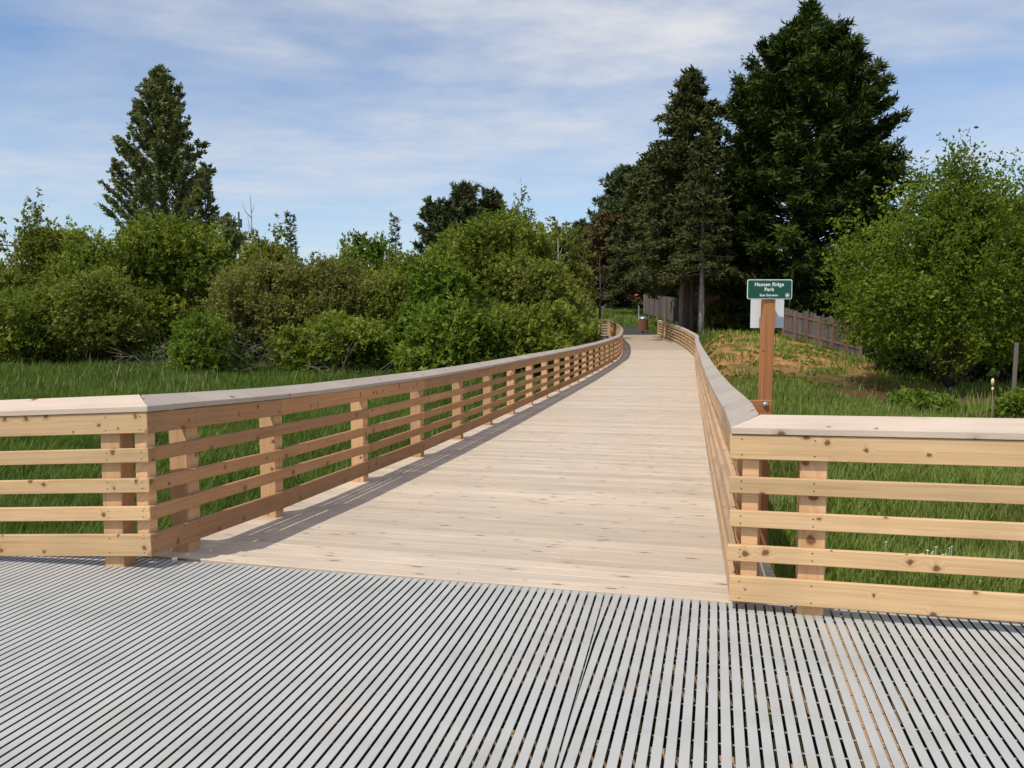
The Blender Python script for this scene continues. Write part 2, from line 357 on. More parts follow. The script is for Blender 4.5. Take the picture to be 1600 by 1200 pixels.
# ------------------------------------------------------------------ foliage builders
def unit(v): return v / np.maximum(np.linalg.norm(v, axis=-1, keepdims=True), 1e-9)
def leafgeo(P, A, ln, wd, rng, tone):
    n = len(P); U = rng.normal(size=(n, 3)) * .62 + np.array([-.25, -.40, .70]); B = unit(np.cross(unit(U), A))
    ln = np.broadcast_to(ln, n)[:, None]; wd = np.broadcast_to(wd, n)[:, None]
    co = np.stack([P, P + A * ln * .45 + B * wd * .5, P + A * ln, P + A * ln * .45 - B * wd * .5], 1).reshape(-1, 3)
    return co, np.arange(n * 4).reshape(n, 4), tone
def leaftri(P, A, ln, wd, rng, tone):
    n = len(P); U = rng.normal(size=(n, 3)) * .62 + np.array([-.25, -.40, .70]); B = unit(np.cross(unit(U), A))
    ln = np.broadcast_to(ln, n)[:, None]; wd = np.broadcast_to(wd, n)[:, None]
    co = np.stack([P - B * wd * .62, P + B * wd * .62, P + A * ln * .95], 1).reshape(-1, 3)
    return co, np.arange(n * 3).reshape(n, 3), tone
TRI = [0]
def leafobj(name, P, A, ln, wd, rng, tone, mat, parent, loc):
    far = loc[1] > 31
    co, f, t = (leaftri if far else leafgeo)(P - np.array(loc), A, ln, wd, rng, tone); TRI[0] += (1 if far else 2) * len(f)
    return link(name, meshnp(name, co, f, False, t), mat, parent, Matrix.Translation(Vector(loc)))
LS, NS = 1.30, .95
def bush(name, label, cat, group, px, Yd, ytop, wpx, n, kind, seed, leaf=.13, base=None, dep=.9, shoots=.15, trunk=None, flat=.42, twl=.5, lobes=None, bareh=0, xy=None, cut=None, lr=1.0, taper=0.0):
    """broadleaved crown of lobes, twigs and single leaves, on stems"""
    rng = np.random.default_rng(seed)
    x0 = at(px, 508, Yd).x; zb = tz(x0, Yd) if base is None else base
    zt = at(px, ytop, Yd).z; h = zt - zb; rx = wpx / 1280 * Yd / 2 * 1.0; ry = rx * dep
    root = empty(name, (x0, Yd, zb), label, cat, group)
    cz = zb + bareh + (h - bareh) * flat; rzu = zt - cz; rzd = cz - zb - bareh + .1
    K = lobes or int(46 + rx * 7)
    D = unit(rng.normal(size=(K, 3))); D[:, 1] = np.where((D[:, 1] > .25) & (rng.random(K) < .65), -D[:, 1], D[:, 1]); D[:, 2] = np.where(D[:, 2] < -.75, -D[:, 2], D[:, 2])
    u = rng.uniform(.60, .84, K); u[: K // 6] *= .5
    tp_ = 1 - taper * np.maximum(0, D[:, 2]) ** 1.5
    C = np.stack([x0 + D[:, 0] * rx * u * tp_, Yd + D[:, 1] * ry * u * tp_, cz + D[:, 2] * np.where(D[:, 2] > 0, rzu, rzd) * u], 1)
    rl = rng.uniform(.15, .40, K) * (rx * rzu) ** .5 * lr
    up = rng.random(K) < shoots * .6; leaf = leaf * LS * rng.uniform(.85, 1.2); n = int(n * (NS * 2.1 if Yd > 31 else 1.0))
    per = 9; T = max(4, n // (K * per))
    Li = np.repeat(np.arange(K), T); nt_ = len(Li)
    d = unit(rng.normal(size=(nt_, 3))) * (rng.uniform(.25, 1, nt_)[:, None] ** .5)
    stretch = np.where(up[Li], 1.9, .85); 
    Q = C[Li] + d * rl[Li][:, None] * np.stack([np.where(up[Li], .45, 1.15), np.where(up[Li], .45, 1.1), stretch], 1)
    td = unit(D[Li] * .5 + rng.normal(size=(nt_, 3)) * .55 + np.array([0, 0, .45]))
    tl = rng.uniform(.5, 1.2, nt_) * twl
    j = np.tile(np.arange(per), nt_); I = np.repeat(np.arange(nt_), per)
    s = (j + rng.random(len(j))) / per
    P = Q[I] + td[I] * (s * tl[I])[:, None] + rng.normal(size=(len(I), 3)) * .04
    A = unit(td[I] * .5 + rng.normal(size=(len(I), 3)) * .75)
    keep = P[:, 2] > TZ(P[:, 0], P[:, 1]) + .03
    if cut: keep &= cut(P[:, 0] - x0, P[:, 2] - zb)
    P, A = P[keep], A[keep]; I = I[keep]
    tone = np.clip(.5 + .22 * rng.normal(size=K)[Li][I] + .18 * rng.normal(size=len(P)), 0, 1)
    ln = leaf * rng.uniform(.5, 1.45, len(P))
    leafobj("crown", P, A, ln, ln * .55, rng, tone, ML[kind], root, (x0, Yd, zb))
    # stems and limbs reaching into the lobes
    r0 = trunk or max(.05, h * .018); paths = []
    pick = rng.choice(K, min(K, 22), replace=False)
    if bareh: paths.append(([(x0, Yd, zb - .2), (x0 + .05, Yd, zb + bareh * .6), (x0, Yd, cz)], [r0 * 1.3, r0, r0 * .7]))
    for i in pick:
        s0 = Vector((x0 + rng.uniform(-.25, .25) * (0 if bareh else rx), Yd + rng.uniform(-.2, .2) * (0 if bareh else ry), zb + (bareh * .8 if bareh else -.15)))
        e = Vector(C[i]); m = s0.lerp(e, .5) + Vector((rng.normal() * .15, rng.normal() * .15, .1 * h))
        paths.append(([s0, m, e], [r0 * .6, r0 * .35, r0 * .12]))
    V, F = tubes(paths, 5)
    fromdata("trunk" if bareh else "stems", V, F, M_bark, root, (x0, Yd, zb), True)
    return root
def conifer(name, label, cat, group, px, Yd, ytop, wpx, kind, seed, nb=130, t0=.08, elev=(-.1, .9), droop=.15, tw=14, leaves=9, ll=.26, lw=.09, prof=None, trunkr=None, bark=None, base=None, twl=.38, side=1.0, lean=0.0, kind2=None, top_extra=0, density_s0=.2, bunch=1, irr=(.62, 1.15)):
    rng = np.random.default_rng(seed)
    x0 = at(px, 508, Yd).x; zb = tz(x0, Yd) if base is None else base
    zt = at(px, ytop, Yd).z; H = zt - zb; Rm = wpx / 1280 * Yd / 2
    root = empty(name, (x0, Yd, zb), label, cat, group)
    prof = prof or (lambda t: 1 - t)
    PP, AA, TT, LL = [], [], [], []; paths = []
    r0 = trunkr or H * .016
    tp = [(x0 + lean * H * (i / 8) ** 1.5, Yd, zb - .3 + (H + .3) * i / 8) for i in range(9)]
    paths.append((tp, [r0 * (1 - .94 * i / 8) for i in range(9)]))
    for b in range(nb):
        t = t0 + (1 - t0) * ((b + rng.random()) / nb) ** .93
        az = b * 2.39996 + rng.uniform(-.4, .4); Lb = max(.25, Rm * prof(t) * rng.uniform(*irr))
        e = elev[0] + (elev[1] - elev[0]) * t + rng.normal() * .1
        hd = np.array([math.cos(az), math.sin(az), 0]); S0 = np.array([x0 + lean * H * t ** 1.5, Yd, zb + H * t])
        ss = np.linspace(0, 1, 5)
        def pos(s):
            s = np.asarray(s)[..., None]; return S0 + hd * (Lb * s * math.cos(e)) + np.array([0, 0, 1]) * (Lb * s * math.sin(e) - droop * Lb * s ** 2 + .35 * droop * Lb * s ** 4)
        paths.append(([Vector(p) for p in pos(ss)], list(np.linspace(max(.02, r0 * .22 * (1 - t * .7)), .008, 5))))
        nt_ = max(3, int(tw * (Lb / Rm) ** .9 + 2))
        s = rng.uniform(density_s0, 1.0, nt_) ** .8
        q0 = pos(s); lat = np.cross(hd, [0, 0, 1.]) * np.where(rng.random(nt_) < .5, 1, -1)[:, None]
        td = unit(hd * rng.uniform(.3, 1.0, nt_)[:, None] + lat * side * rng.uniform(.2, 1.1, nt_)[:, None] + np.array([0, 0, 1.]) * (rng.normal(size=nt_) * .22 + (math.sin(e) * .6 - droop * .6))[:, None])
        tl = (twl * Lb * (1.15 - s) + .12 * Rm * twl + .15) * rng.uniform(.6, 1.2, nt_)
        m = leaves; I = np.repeat(np.arange(nt_), m); u = np.tile((np.arange(m) + .5) / m, nt_) + rng.uniform(-.5, .5, nt_ * m) / m
        P = q0[I] + td[I] * (u * tl[I])[:, None] + rng.normal(size=(len(I), 3)) * (.05 * bunch * (Rm / 3) + .03)
        A = unit(td[I] + rng.normal(size=(len(I), 3)) * .55)
        PP.append(P); AA.append(A); TT.append(np.clip(.5 + .2 * rng.normal() + .2 * rng.normal(size=len(P)), 0, 1)); LL.append(np.full(len(P), ll))
    P, A, T, Ln = map(np.concatenate, (PP, AA, TT, LL)); Ln = Ln * rng.uniform(.65, 1.3, len(P))
    keep = P[:, 2] > zb + .1
    leafobj("crown", P[keep], A[keep], Ln[keep], Ln[keep] * (lw / ll), rng, T[keep], ML[kind], root, (x0, Yd, zb))
    V, F = tubes(paths, 5); fromdata("trunk", V, F, bark or M_barkd, root, (x0, Yd, zb), True)
    return root

# ------------------------------------------------------------------ vegetation left of the boardwalk
G1 = "willow shrubs along the meadow edge"
bush("willow_shrub", "yellow-green willow thicket at the far left edge of the meadow", "shrub", G1, -5, 45, 402, 190, 16000, "olive", 11)
bush("willow_shrub", "rounded olive willow with feathery top below the far pole on the left", "shrub", G1, 75, 47, 352, 190, 20000, "olive", 12, shoots=.4)
bush("willow_shrub", "tall bright willow just left of the cottonwood's foot", "shrub", G1, 165, 45, 352, 190, 22000, "willow", 13, shoots=.2)
bush("willow_shrub", "broad domed willow directly in front of the tall cottonwood", "shrub", G1, 280, 46, 330, 205, 26000, "willow", 14, leaf=.15, shoots=.2)
bush("willow_shrub", "low dark-hollowed willow nearest the cattails on the left", "shrub", G1, 40, 39, 455, 200, 15000, "willow", 15)
bush("willow_shrub", "mid-height willow in front of the tall bright one, above the cattails", "shrub", G1, 150, 39.5, 425, 170, 16000, "olive", 16)
bush("willow_shrub", "pale green shrub between the cottonwood and the gap of sky", "shrub", G1, 425, 52, 376, 170, 17000, "olive", 17, leaf=.15)
bush("willow_shrub", "small bright yellow-green bush standing forward on the meadow", "shrub", G1, 322, 33, 492, 96, 9000, "bright", 18, leaf=.10)
bush("willow_shrub", "reddish-brown budding thicket behind the tangle of bare twigs", "shrub", G1, 415, 38, 415, 190, 24000, "brown", 19, leaf=.11)
bush("willow_shrub", "wide brownish scrub mound left of the bright green maple", "shrub", G1, 520, 39, 402, 210, 26000, "brown", 20, leaf=.11)
bush("willow_shrub", "olive scrub right of the brownish mound", "shrub", G1, 612, 38, 424, 150, 17000, "olive", 21, leaf=.12)
bush("willow_shrub", "low leafy shrub beside the handrail under the brown scrub", "shrub", G1, 520, 33.5, 505, 200, 14000, "willow", 22, leaf=.11)
bush("leafy_tree", "bright green tree with pointed leafy top, left of the small spruce", "tree", None, 575, 60, 362, 110, 13000, "bright", 23, leaf=.19, shoots=.35)
bush("leafy_tree", "small green treetop at the edge of the sky gap", "tree", None, 545, 66, 392, 60, 5000, "willow", 24, leaf=.18, shoots=.3)
bush("leafy_tree", "pale feathery treetop right below the small spruce", "tree", None, 632, 57, 392, 90, 9000, "olive", 25, leaf=.17, shoots=.4)
bush("willow_tree", "largest willow beside the boardwalk, with slender upright shoots", "tree", None, 775, 44, 338, 215, 38000, "willow", 26, leaf=.14, shoots=.45)
bush("vine_maple", "fresh green maple bush with broad leaves left of the largest willow", "tree", None, 690, 36.5, 405, 120, 17000, "bright", 27, leaf=.15)
bush("willow_tree", "dull green willow against the handrail, right of the largest one", "tree", None, 835, 41, 400, 150, 24000, "olive", 28, leaf=.12)
bush("vine_maple", "low light-green maple leaning over the handrail", "shrub", None, 700, 32, 482, 170, 14000, "bright", 29, leaf=.12)
bush("bramble", "shaded bramble against the middle of the handrail", "shrub", None, 800, 33, 492, 150, 13000, "willow", 30, leaf=.12)
bush("bramble", "dark bramble close to the handrail where it starts to bend", "shrub", None, 868, 36, 478, 110, 10000, "willow", 31, leaf=.12)
bush("bramble", "low bramble on the bank beside the far end of the left railing", "shrub", None, 905, 44, 500, 70, 6000, "bright", 32, leaf=.12)
bush("alder_tree", "thin airy alder with pale stem rising behind the willows", "tree", None, 862, 56, 345, 130, 9000, "olive", 33, leaf=.17, shoots=.6)
bush("alder_tree", "slender alder with upright twigs on top of the willow skyline", "tree", None, 815, 60, 322, 80, 6500, "poplar", 34, leaf=.18, shoots=.8)
bush("alder_tree", "round-topped dark alder before the park edge, left of the small sign", "tree", None, 890, 66, 402, 62, 8000, "olive", 35, leaf=.2)

# cottonwood: ascending branches
conifer("cottonwood_tree", "tall spire-shaped cottonwood towering above the left shrubs", "tree", None, 262, 85, 112, 216, "poplar", 41, nb=210, irr=(.78, 1.12), t0=.08, elev=(.5, 1.1), droop=-.12, tw=22, leaves=12, ll=.36, lw=.24,
        prof=lambda t: min(1, (1 - t) ** .75 * 1.55) + .02, twl=.10, side=.8, bark=M_bark, density_s0=.2, bunch=.7)
conifer("cottonwood_tree", "shorter cottonwood leaning out of the right side of the tall one", "tree", None, 326, 83, 262, 84, "poplar", 42, nb=50, t0=.25, elev=(.6, 1.15), droop=-.08, tw=12, leaves=12, ll=.38, lw=.24, prof=lambda t: (1 - t) ** .6 + .05, twl=.25, bark=M_bark)
bush("leafy_tree", "small dark treetop touching the cottonwood's right foot", "tree", None, 362, 74, 325, 50, 5000, "poplar", 43, leaf=.24, shoots=.5)
conifer("young_spruce", "small pointed spruce standing alone above the shrubs, left of the sky gap", "tree", None, 457, 62, 335, 52, "pine", 44, nb=60, t0=.2, elev=(.1, .7), droop=.1, tw=8, leaves=7, ll=.25, lw=.10, prof=lambda t: 1 - t * .9)
conifer("young_spruce", "small dark spruce with open branches right of the pointed leafy treetop", "tree", None, 619, 66, 338, 58, "pine", 45, nb=60, t0=.2, elev=(.1, .6), droop=.1, tw=8, leaves=7, ll=.25, lw=.10, prof=lambda t: 1 - t * .9)
pr = lambda t: math.sqrt(max(0, 1 - ((t - .55) / .5) ** 2)) * .95 + .05
G2 = "dark pines behind the willows"
conifer("pine_tree", "leftmost broad dark pine behind the willows", "tree", G2, 690, 74, 332, 95, "pine", 46, nb=110, t0=.25, elev=(.1, .9), droop=-.05, tw=16, leaves=12, ll=.34, lw=.14, prof=pr, twl=.4)
conifer("pine_tree", "highest dark pine with spiky candles, second from the left", "tree", G2, 728, 76, 312, 95, "pine", 47, nb=120, t0=.25, elev=(.2, 1.2), droop=-.1, tw=16, leaves=12, ll=.36, lw=.14, prof=pr, twl=.4)
conifer("pine_tree", "dark pine just right of the highest one, partly hidden by alder twigs", "tree", G2, 768, 78, 316, 80, "pine", 48, nb=100, t0=.25, elev=(.2, 1.1), droop=-.1, tw=14, leaves=12, ll=.36, lw=.14, prof=pr, twl=.4)
conifer("pine_tree", "distant bluish pine seen in the gap left of the dark grove", "tree", None, 908, 105, 358, 60, "pine", 49, nb=80, t0=.2, elev=(.2, .9), droop=0, tw=12, leaves=10, ll=.45, lw=.2, prof=pr, twl=.4)

# bare saplings, tangle of dead branches
def bare_tree(name, label, px, Yd, ytop, n, spread, seed, mat, zb=None, r=.05, cat="tree"):
    rng = np.random.default_rng(seed); x0 = at(px, 508, Yd).x; zb = tz(x0, Yd) if zb is None else zb; zt = at(px, ytop, Yd).z; H = zt - zb
    root = empty(name, (x0, Yd, zb), label, cat)
    V, F = tubes([([(x0, Yd, zb - .2), (x0 + .1, Yd, zb + H * .5), (x0, Yd, zt)], [r, r * .7, r * .2])], 6); fromdata("trunk", V, F, mat, root, (x0, Yd, zb), True)
    ps = []
    for i in range(n):
        t = rng.uniform(.25, .9); s0 = Vector((x0 + .1 * (1 - abs(2 * t - 1)), Yd, zb + H * t)); a = rng.uniform(0, 6.28); l = spread * (1.1 - t) * rng.uniform(.6, 1.2)
        ps.append(([s0, s0 + Vector((math.cos(a) * l * .5, math.sin(a) * l * .5, l * .5)), s0 + Vector((math.cos(a) * l * .8, math.sin(a) * l * .8, l * 1.3))], [r * .35, r * .25, r * .1]))
    V, F = tubes(ps, 4); tag(fromdata("limbs", V, F, mat, root, (x0, Yd, zb), True), kind="stuff"); return root
bare_tree("bare_sapling", "leafless grey sapling rising right of the dark service pole", 396, 58, 306, 14, 3, 51, M_bark, r=.09)
bare_tree("bare_sapling", "thin leafless stem just left of the small pointed spruce", 432, 58, 352, 8, 2, 52, M_bark, r=.07)
bare_tree("bare_sapling", "pale straight stem in front of the thin airy alder", 871, 50, 372, 8, 1.6, 53, M_birch, r=.07)
bare_tree("dead_tree", "slim reddish dead trunk standing left of the brown-needled grove", 936, 66, 398, 10, 1.2, 54, M_barkd, r=.11)
rng = np.random.default_rng(60)
def tangle(label, px, py, Yd, wd, ht, n, seed):
    rng = np.random.default_rng(seed); c = at(px, py, Yd); c.z = tz(c.x, Yd)
    ps = []
    for i in range(n):
        a = Vector((c.x + rng.uniform(-wd, wd) * .5, Yd + rng.uniform(-1, 1), c.z + rng.uniform(0, ht * .5)))
        d = Vector((rng.uniform(-1, 1), rng.uniform(-.6, .3), rng.uniform(.0, .8))).normalized(); l = rng.uniform(.8, 2.2)
        m = a + d * l * .5 + Vector((rng.normal() * .12, 0, rng.normal() * .12)); e = a + d * l + Vector((0, 0, -.15))
        ps.append(([a, m, e], [.022, .016, .007]))
        for k in range(3):
            f = m.lerp(e, rng.random()); dd = (d + Vector((rng.normal() * .7, rng.normal() * .4, rng.normal() * .6))).normalized(); ps.append(([f, f + dd * .35, f + dd * .6 + Vector((rng.normal() * .08, 0, .05))], [.010, .008, .004]))
    V, F = tubes(ps, 4); o = fromdata("brush_pile", V, F, M_branch, None, c, True); tag(o, label, "brush"); return o
M_branch = newmat("grey_dead_branches", .9, (.17, .14, .115), .1)[0]
tangle("tangled grey dead branches in the dark hollow under the brown thicket", 435, 560, 33.5, 4.2, 1.8, 40, 61)
tangle("pale dead twigs lying low beside the small bright bush on its left", 262, 575, 34.5, 2.4, .7, 22, 62)
tangle("pale fallen twigs in the grass at the right foot of the brown thicket", 545, 580, 31, 2.0, .3, 12, 63)

# ------------------------------------------------------------------ conifers and maple on the right
cyp = lambda t: min(1.0, (1 - t) ** .72 * 1.75) * min(1, (1 - t) * 4.5 + .12) * (.86 + .14 * math.sin(t * 31) ** 2) * (1 if t > .25 else .82 + .72 * t) + .02
conifer("cypress_tree", "huge dark green cypress towering behind the park sign", "tree", None, 1253, 54, 14, 306, "cypress", 71, nb=440, t0=.05, elev=(-.05, 1.05), droop=-.04, tw=46, leaves=12, irr=(.80, 1.08), ll=.40, lw=.12, prof=cyp, twl=.22, density_s0=.35, bunch=.9, trunkr=.45)
conifer("spruce_tree", "tall thin-topped brownish spruce left of the huge cypress", "tree", None, 1074, 56, 112, 168, "spruce", 72, irr=(.5, 1.2), nb=270, t0=.22, elev=(-.2, .5), droop=.2, tw=22, leaves=9, ll=.34, lw=.13, prof=lambda t: min(1, (1 - t) ** .75 * 1.6) + .02, twl=.36, trunkr=.28)
conifer("spruce_tree", "spruce with bare grey trunk beside the bend of the right railing", "tree", None, 1096, 51, 215, 120, "spruce", 73, nb=140, t0=.30, elev=(-.3, .4), droop=.25, tw=16, leaves=10, ll=.25, lw=.10, prof=lambda t: (1 - t) ** .6 + .05, twl=.4, trunkr=.22, bark=M_greybark)
conifer("spruce_tree", "spruce with thick pale trunk left of the bare grey one", "tree", None, 1066, 57, 215, 150, "spruce", 74, nb=160, t0=.27, elev=(-.3, .4), droop=.25, tw=18, leaves=10, ll=.26, lw=.10, prof=lambda t: (1 - t) ** .55 + .05, twl=.4, trunkr=.30, bark=M_greybark)
conifer("spruce_tree", "dark trunked spruce squeezed between the two grey trunks", "tree", None, 1081, 54.5, 260, 90, "spruce", 75, nb=100, t0=.32, elev=(-.3, .4), droop=.25, tw=14, leaves=9, ll=.25, lw=.10, prof=lambda t: (1 - t) ** .5 + .05, twl=.4, trunkr=.22)
conifer("spruce_tree", "olive spruce over the grey board fence", "tree", None, 1022, 86, 240, 180, "spruce", 76, nb=240, t0=.22, elev=(-.2, .4), droop=.2, tw=20, leaves=10, ll=.42, lw=.18, prof=lambda t: (1 - t) ** .55 + .05, twl=.38, trunkr=.3)
conifer("pine_tree", "rounded dark pine at the left end of the grove", "tree", None, 985, 100, 280, 140, "pine", 77, nb=210, t0=.14, elev=(-.05, .7), droop=.05, tw=22, leaves=11, ll=.5, lw=.2, prof=lambda t: math.sqrt(max(0, 1 - ((t - .38) / .66) ** 2)), twl=.38, trunkr=.28)
conifer("pine_tree", "brown-needled dying pine at the outer left of the grove", "tree", None, 958, 97, 338, 100, "dead", 78, nb=120, t0=.14, elev=(-.2, .4), droop=.12, tw=16, leaves=9, ll=.45, lw=.18, prof=lambda t: math.sqrt(max(0, 1 - ((t - .38) / .66) ** 2)), twl=.4, trunkr=.2)
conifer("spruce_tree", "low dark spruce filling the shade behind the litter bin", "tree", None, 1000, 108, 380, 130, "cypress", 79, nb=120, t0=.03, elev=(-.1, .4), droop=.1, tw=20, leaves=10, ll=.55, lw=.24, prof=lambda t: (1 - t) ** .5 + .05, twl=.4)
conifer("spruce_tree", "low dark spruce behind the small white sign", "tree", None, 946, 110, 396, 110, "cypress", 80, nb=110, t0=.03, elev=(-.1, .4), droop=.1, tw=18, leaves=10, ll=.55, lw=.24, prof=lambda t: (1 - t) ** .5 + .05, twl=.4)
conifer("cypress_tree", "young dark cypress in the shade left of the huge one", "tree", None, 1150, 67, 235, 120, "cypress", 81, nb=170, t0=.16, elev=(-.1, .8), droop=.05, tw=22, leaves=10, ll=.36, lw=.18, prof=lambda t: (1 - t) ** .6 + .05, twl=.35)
bush("hornbeam_tree", "large bright green hornbeam spreading over the right side", "tree", None, 1488, 26, 268, 440, 84000, "maple", 82, leaf=.098, dep=.85, shoots=.95, trunk=.16, flat=.40, bareh=.2, twl=.55, lobes=240, lr=.72, taper=.35, cut=lambda x, z: z > .75 + .25 * np.sin(x * 2.3) + .50 * np.maximum(0, -x - 1.2))
bush("understory_shrub", "deeply shaded shrub behind the hornbeam trunk", "shrub", None, 1440, 31.5, 505, 170, 9000, "cypress", 92, leaf=.17)  # dark cypress leaves put the shade under the hornbeam into the shrubs' colour
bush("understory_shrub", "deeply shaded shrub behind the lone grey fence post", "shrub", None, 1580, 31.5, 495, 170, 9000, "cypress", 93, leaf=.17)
bush("plum_tree", "darker green treetop behind the hornbeam at the right edge", "tree", None, 1585, 34, 300, 150, 12000, "maple", 83, leaf=.15, shoots=.5)
bush("garden_shrub", "shaded broadleaf shrub behind the wooden paling fence", "shrub", None, 1300, 60, 440, 120, 9000, "maple", 84, leaf=.22)
bush("rhododendron", "yellow-green shrub under the brown board fence", "shrub", None, 1122, 56, 476, 52, 4500, "olive", 85, leaf=.15)
bush("rhododendron", "small shrub in shade right of the yellow-green one", "shrub", None, 1165, 57, 486, 40, 2500, "willow", 86, leaf=.15)
bush("weed_clump", "leafy weeds with a pink flower at the right edge", "plant", None, 1596, 18.5, 616, 60, 1800, "bright", 87, leaf=.10, twl=.2)
bush("weed_clump", "low weeds in the shade beneath the hornbeam", "plant", None, 1440, 20.5, 622, 110, 1600, "bright", 88, leaf=.10, twl=.2)
# dark background wood closing the horizon
def woods(name, label, pts, Yd, seed, n, kind):
    rng = np.random.default_rng(seed); P = []
    for px, yt, wpx in pts:
        x0 = at(px, 508, Yd).x; zt = at(px, yt, Yd).z; r = wpx / 1280 * Yd / 2
        m = n // len(pts); d = unit(rng.normal(size=(m, 3))) * rng.uniform(.5, 1, m)[:, None]
        P.append(np.array([x0, Yd, zt * .45]) + d * np.array([r, r * .7, zt * .55]))
    P = np.concatenate(P); P = P[P[:, 2] > -1]
    A = unit(rng.normal(size=P.shape)); ln = .008 * Yd * rng.uniform(.6, 1.3, len(P)) * .9
    co, f, t = leafgeo(P, A, ln, ln * .6, rng, rng.random(len(P))); TRI[0] += 2 * len(f)
    o = link(name, meshnp(name, co, f, False, t), ML[kind]); tag(o, label, "woods", kind="stuff")
woods("far_woods", "far wood closing the view behind the shrubs and the grove", [(x, 455 - 18 * math.sin(x * .013), 120) for x in range(-260, 1900, 70)], 135, 90, 40000, "pine")

woods("garden_wood", "dark evergreens closing the gardens behind the fences", [(x, 372 + 14 * math.sin(x * .02), 130) for x in range(1130, 1900, 60)], 84, 91, 30000, "cypress")
# ------------------------------------------------------------------ grass
def blades(name, label, N_, xf, yrange, seed, hmin, hmax, kind, maskf, k=1.0, base_w=.010, tri=False, groups=True):
    rng = np.random.default_rng(seed)
    u = rng.random(N_); y = yrange[0] * (yrange[1] / yrange[0]) ** u
    a, b = xf(y); x = a + (b - a) * rng.random(N_)
    x = x + rng.normal(size=N_) * .03
    keep = maskf(x, y, rng); x, y = x[keep], y[keep]; n = len(x); z = TZ(x, y)
    clump = .5 + .5 * np.sin(x * 2.1 + 3 * np.sin(y * 1.3)) * np.sin(y * 1.7 + 2 * np.sin(x * .9))
    h = (hmin + (hmax - hmin) * rng.random(n)) * (.75 + .4 * clump); wd = base_w * np.maximum(1, y / 9) * rng.uniform(.6, 1.4, n)
    az = rng.uniform(0, 6.283, n); ln = rng.uniform(.1, .6, n) * h
    la = az + 1.3; bx, by = np.cos(az) * wd, np.sin(az) * wd; dx, dy = np.cos(la) * ln, np.sin(la) * ln
    b0 = np.stack([x, y, z - .02], 1); s = np.stack([bx, by, 0 * x], 1)
    mid = b0 + np.stack([dx * .3, dy * .3, h * .6], 1); tip = b0 + np.stack([dx, dy, h], 1)
    tone = np.clip(.45 + .25 * (clump - .5) + .22 * rng.normal(size=n), 0, 1)
    if tri:
        co = np.stack([b0 - s, b0 + s, tip], 1).reshape(-1, 3); f = np.arange(n * 3).reshape(n, 3); TRI[0] += n
    else:
        co = np.stack([b0 - s, b0 + s, mid + s * .8, mid - s * .8, tip], 1).reshape(-1, 3)
        i = np.arange(n) * 5
        f = np.concatenate([np.stack([i, i + 1, i + 2], 1), np.stack([i, i + 2, i + 3], 1), np.stack([i + 3, i + 2, i + 4], 1)]); tone = np.tile(tone, 3); TRI[0] += 3 * n
    o = link(name, meshnp(name, co, f, False, tone), ML[kind]); tag(o, label, "grass", kind="stuff"); return o
leftx = lambda y: (-.80 * y - 1.5, xl(y) - .35)
rightx = lambda y: (xr(y) + .35, .82 * y + 1)
blades("meadow_grass", "tall lush green meadow grass left of the boardwalk", 120000, leftx, (4.6, 17), 101, .28, .62, "grass", lambda x, y, r: y > 5.2 + 0 * x + np.where(x > -2.5, 99, 0) * 0 + np.where(x < -2.4, .8, 0))
blades("meadow_grass", "far part of the tall green meadow up to the willows", 170000, leftx, (15, 60), 102, .30, .62, "grass", lambda x, y, r: (y < 43), tri=True, base_w=.012)
blades("cattail_stalks", "pale dry cattail stalks scattered over the far left of the meadow", 420, lambda y: (-.72 * y, -.36 * y), (24, 38), 103, .6, .95, "dry", lambda x, y, r: r.random(len(x)) < .8, tri=True, base_w=.007)
blades("dry_grass", "scattered straw-coloured dead blades in the near meadow", 5000, leftx, (4.8, 26), 107, .35, .75, "dry", lambda x, y, r: (y > 6) & (np.sin(x * .9) * np.sin(y * .7) > -.1), tri=True, base_w=.005)
def rmask(x, y, r):
    bare = (y > 28.5) & (y < 45) & (x < 16.3)
    n = np.sin(x * 1.1 + 2 * np.sin(y * .5)) * np.sin(y * .8 + 1.5 * np.sin(x * .7))
    d = np.where(bare, np.where(n > .35, .20, .02), 1.0)
    mulch = (y > 16.5) & (x > 9.5); d = np.where(mulch, np.where(n > .1, .28, .04), d)
    near = np.hypot(x - 1.9, y - 5.6) < .9; d = np.where(near, .15, d)
    front = (y < 4.9 - .27 * (x - 1.2) + .5); d = np.where(front, 0, d)
    d = np.where((y > 46) & (x > 11.5), .15, d)
    return r.random(len(x)) < d
blades("bank_grass", "green grass right of the boardwalk, behind the front railing", 125000, rightx, (3.6, 17), 104, .10, .34, "grassr", rmask)
blades("bank_grass", "thin patchy grass over the earth bank and under the hornbeam", 110000, rightx, (14, 62), 105, .12, .36, "grassr", rmask, tri=True, base_w=.010)
blades("park_grass", "sunny grass slope beyond the asphalt path", 60000, lambda y: (-.02 * y, .2 * y), (63, 100), 106, .15, .45, "grassr", lambda x, y, r: ((x < xl(y) - .6) | (x > xr(y) + .8) | (y > 79)) & (y < 99), tri=True, base_w=.010)

blades("dry_grass", "scattered straw-coloured blades and seed stems on the right bank", 4500, rightx, (4.2, 34), 108, .2, .5, "dry", rmask, tri=True, base_w=.0045)
blades("bank_weeds", "short broad weeds dotted over the bare earth bank", 9000, lambda y: (xr(y) + .4, 16 + 0 * y), (27, 46), 109, .04, .13, "bright", lambda x, y, r: np.sin(x * 1.9 + 2 * np.sin(y * 1.1)) * np.sin(y * 1.6 + x) > .15, tri=True, base_w=.028)
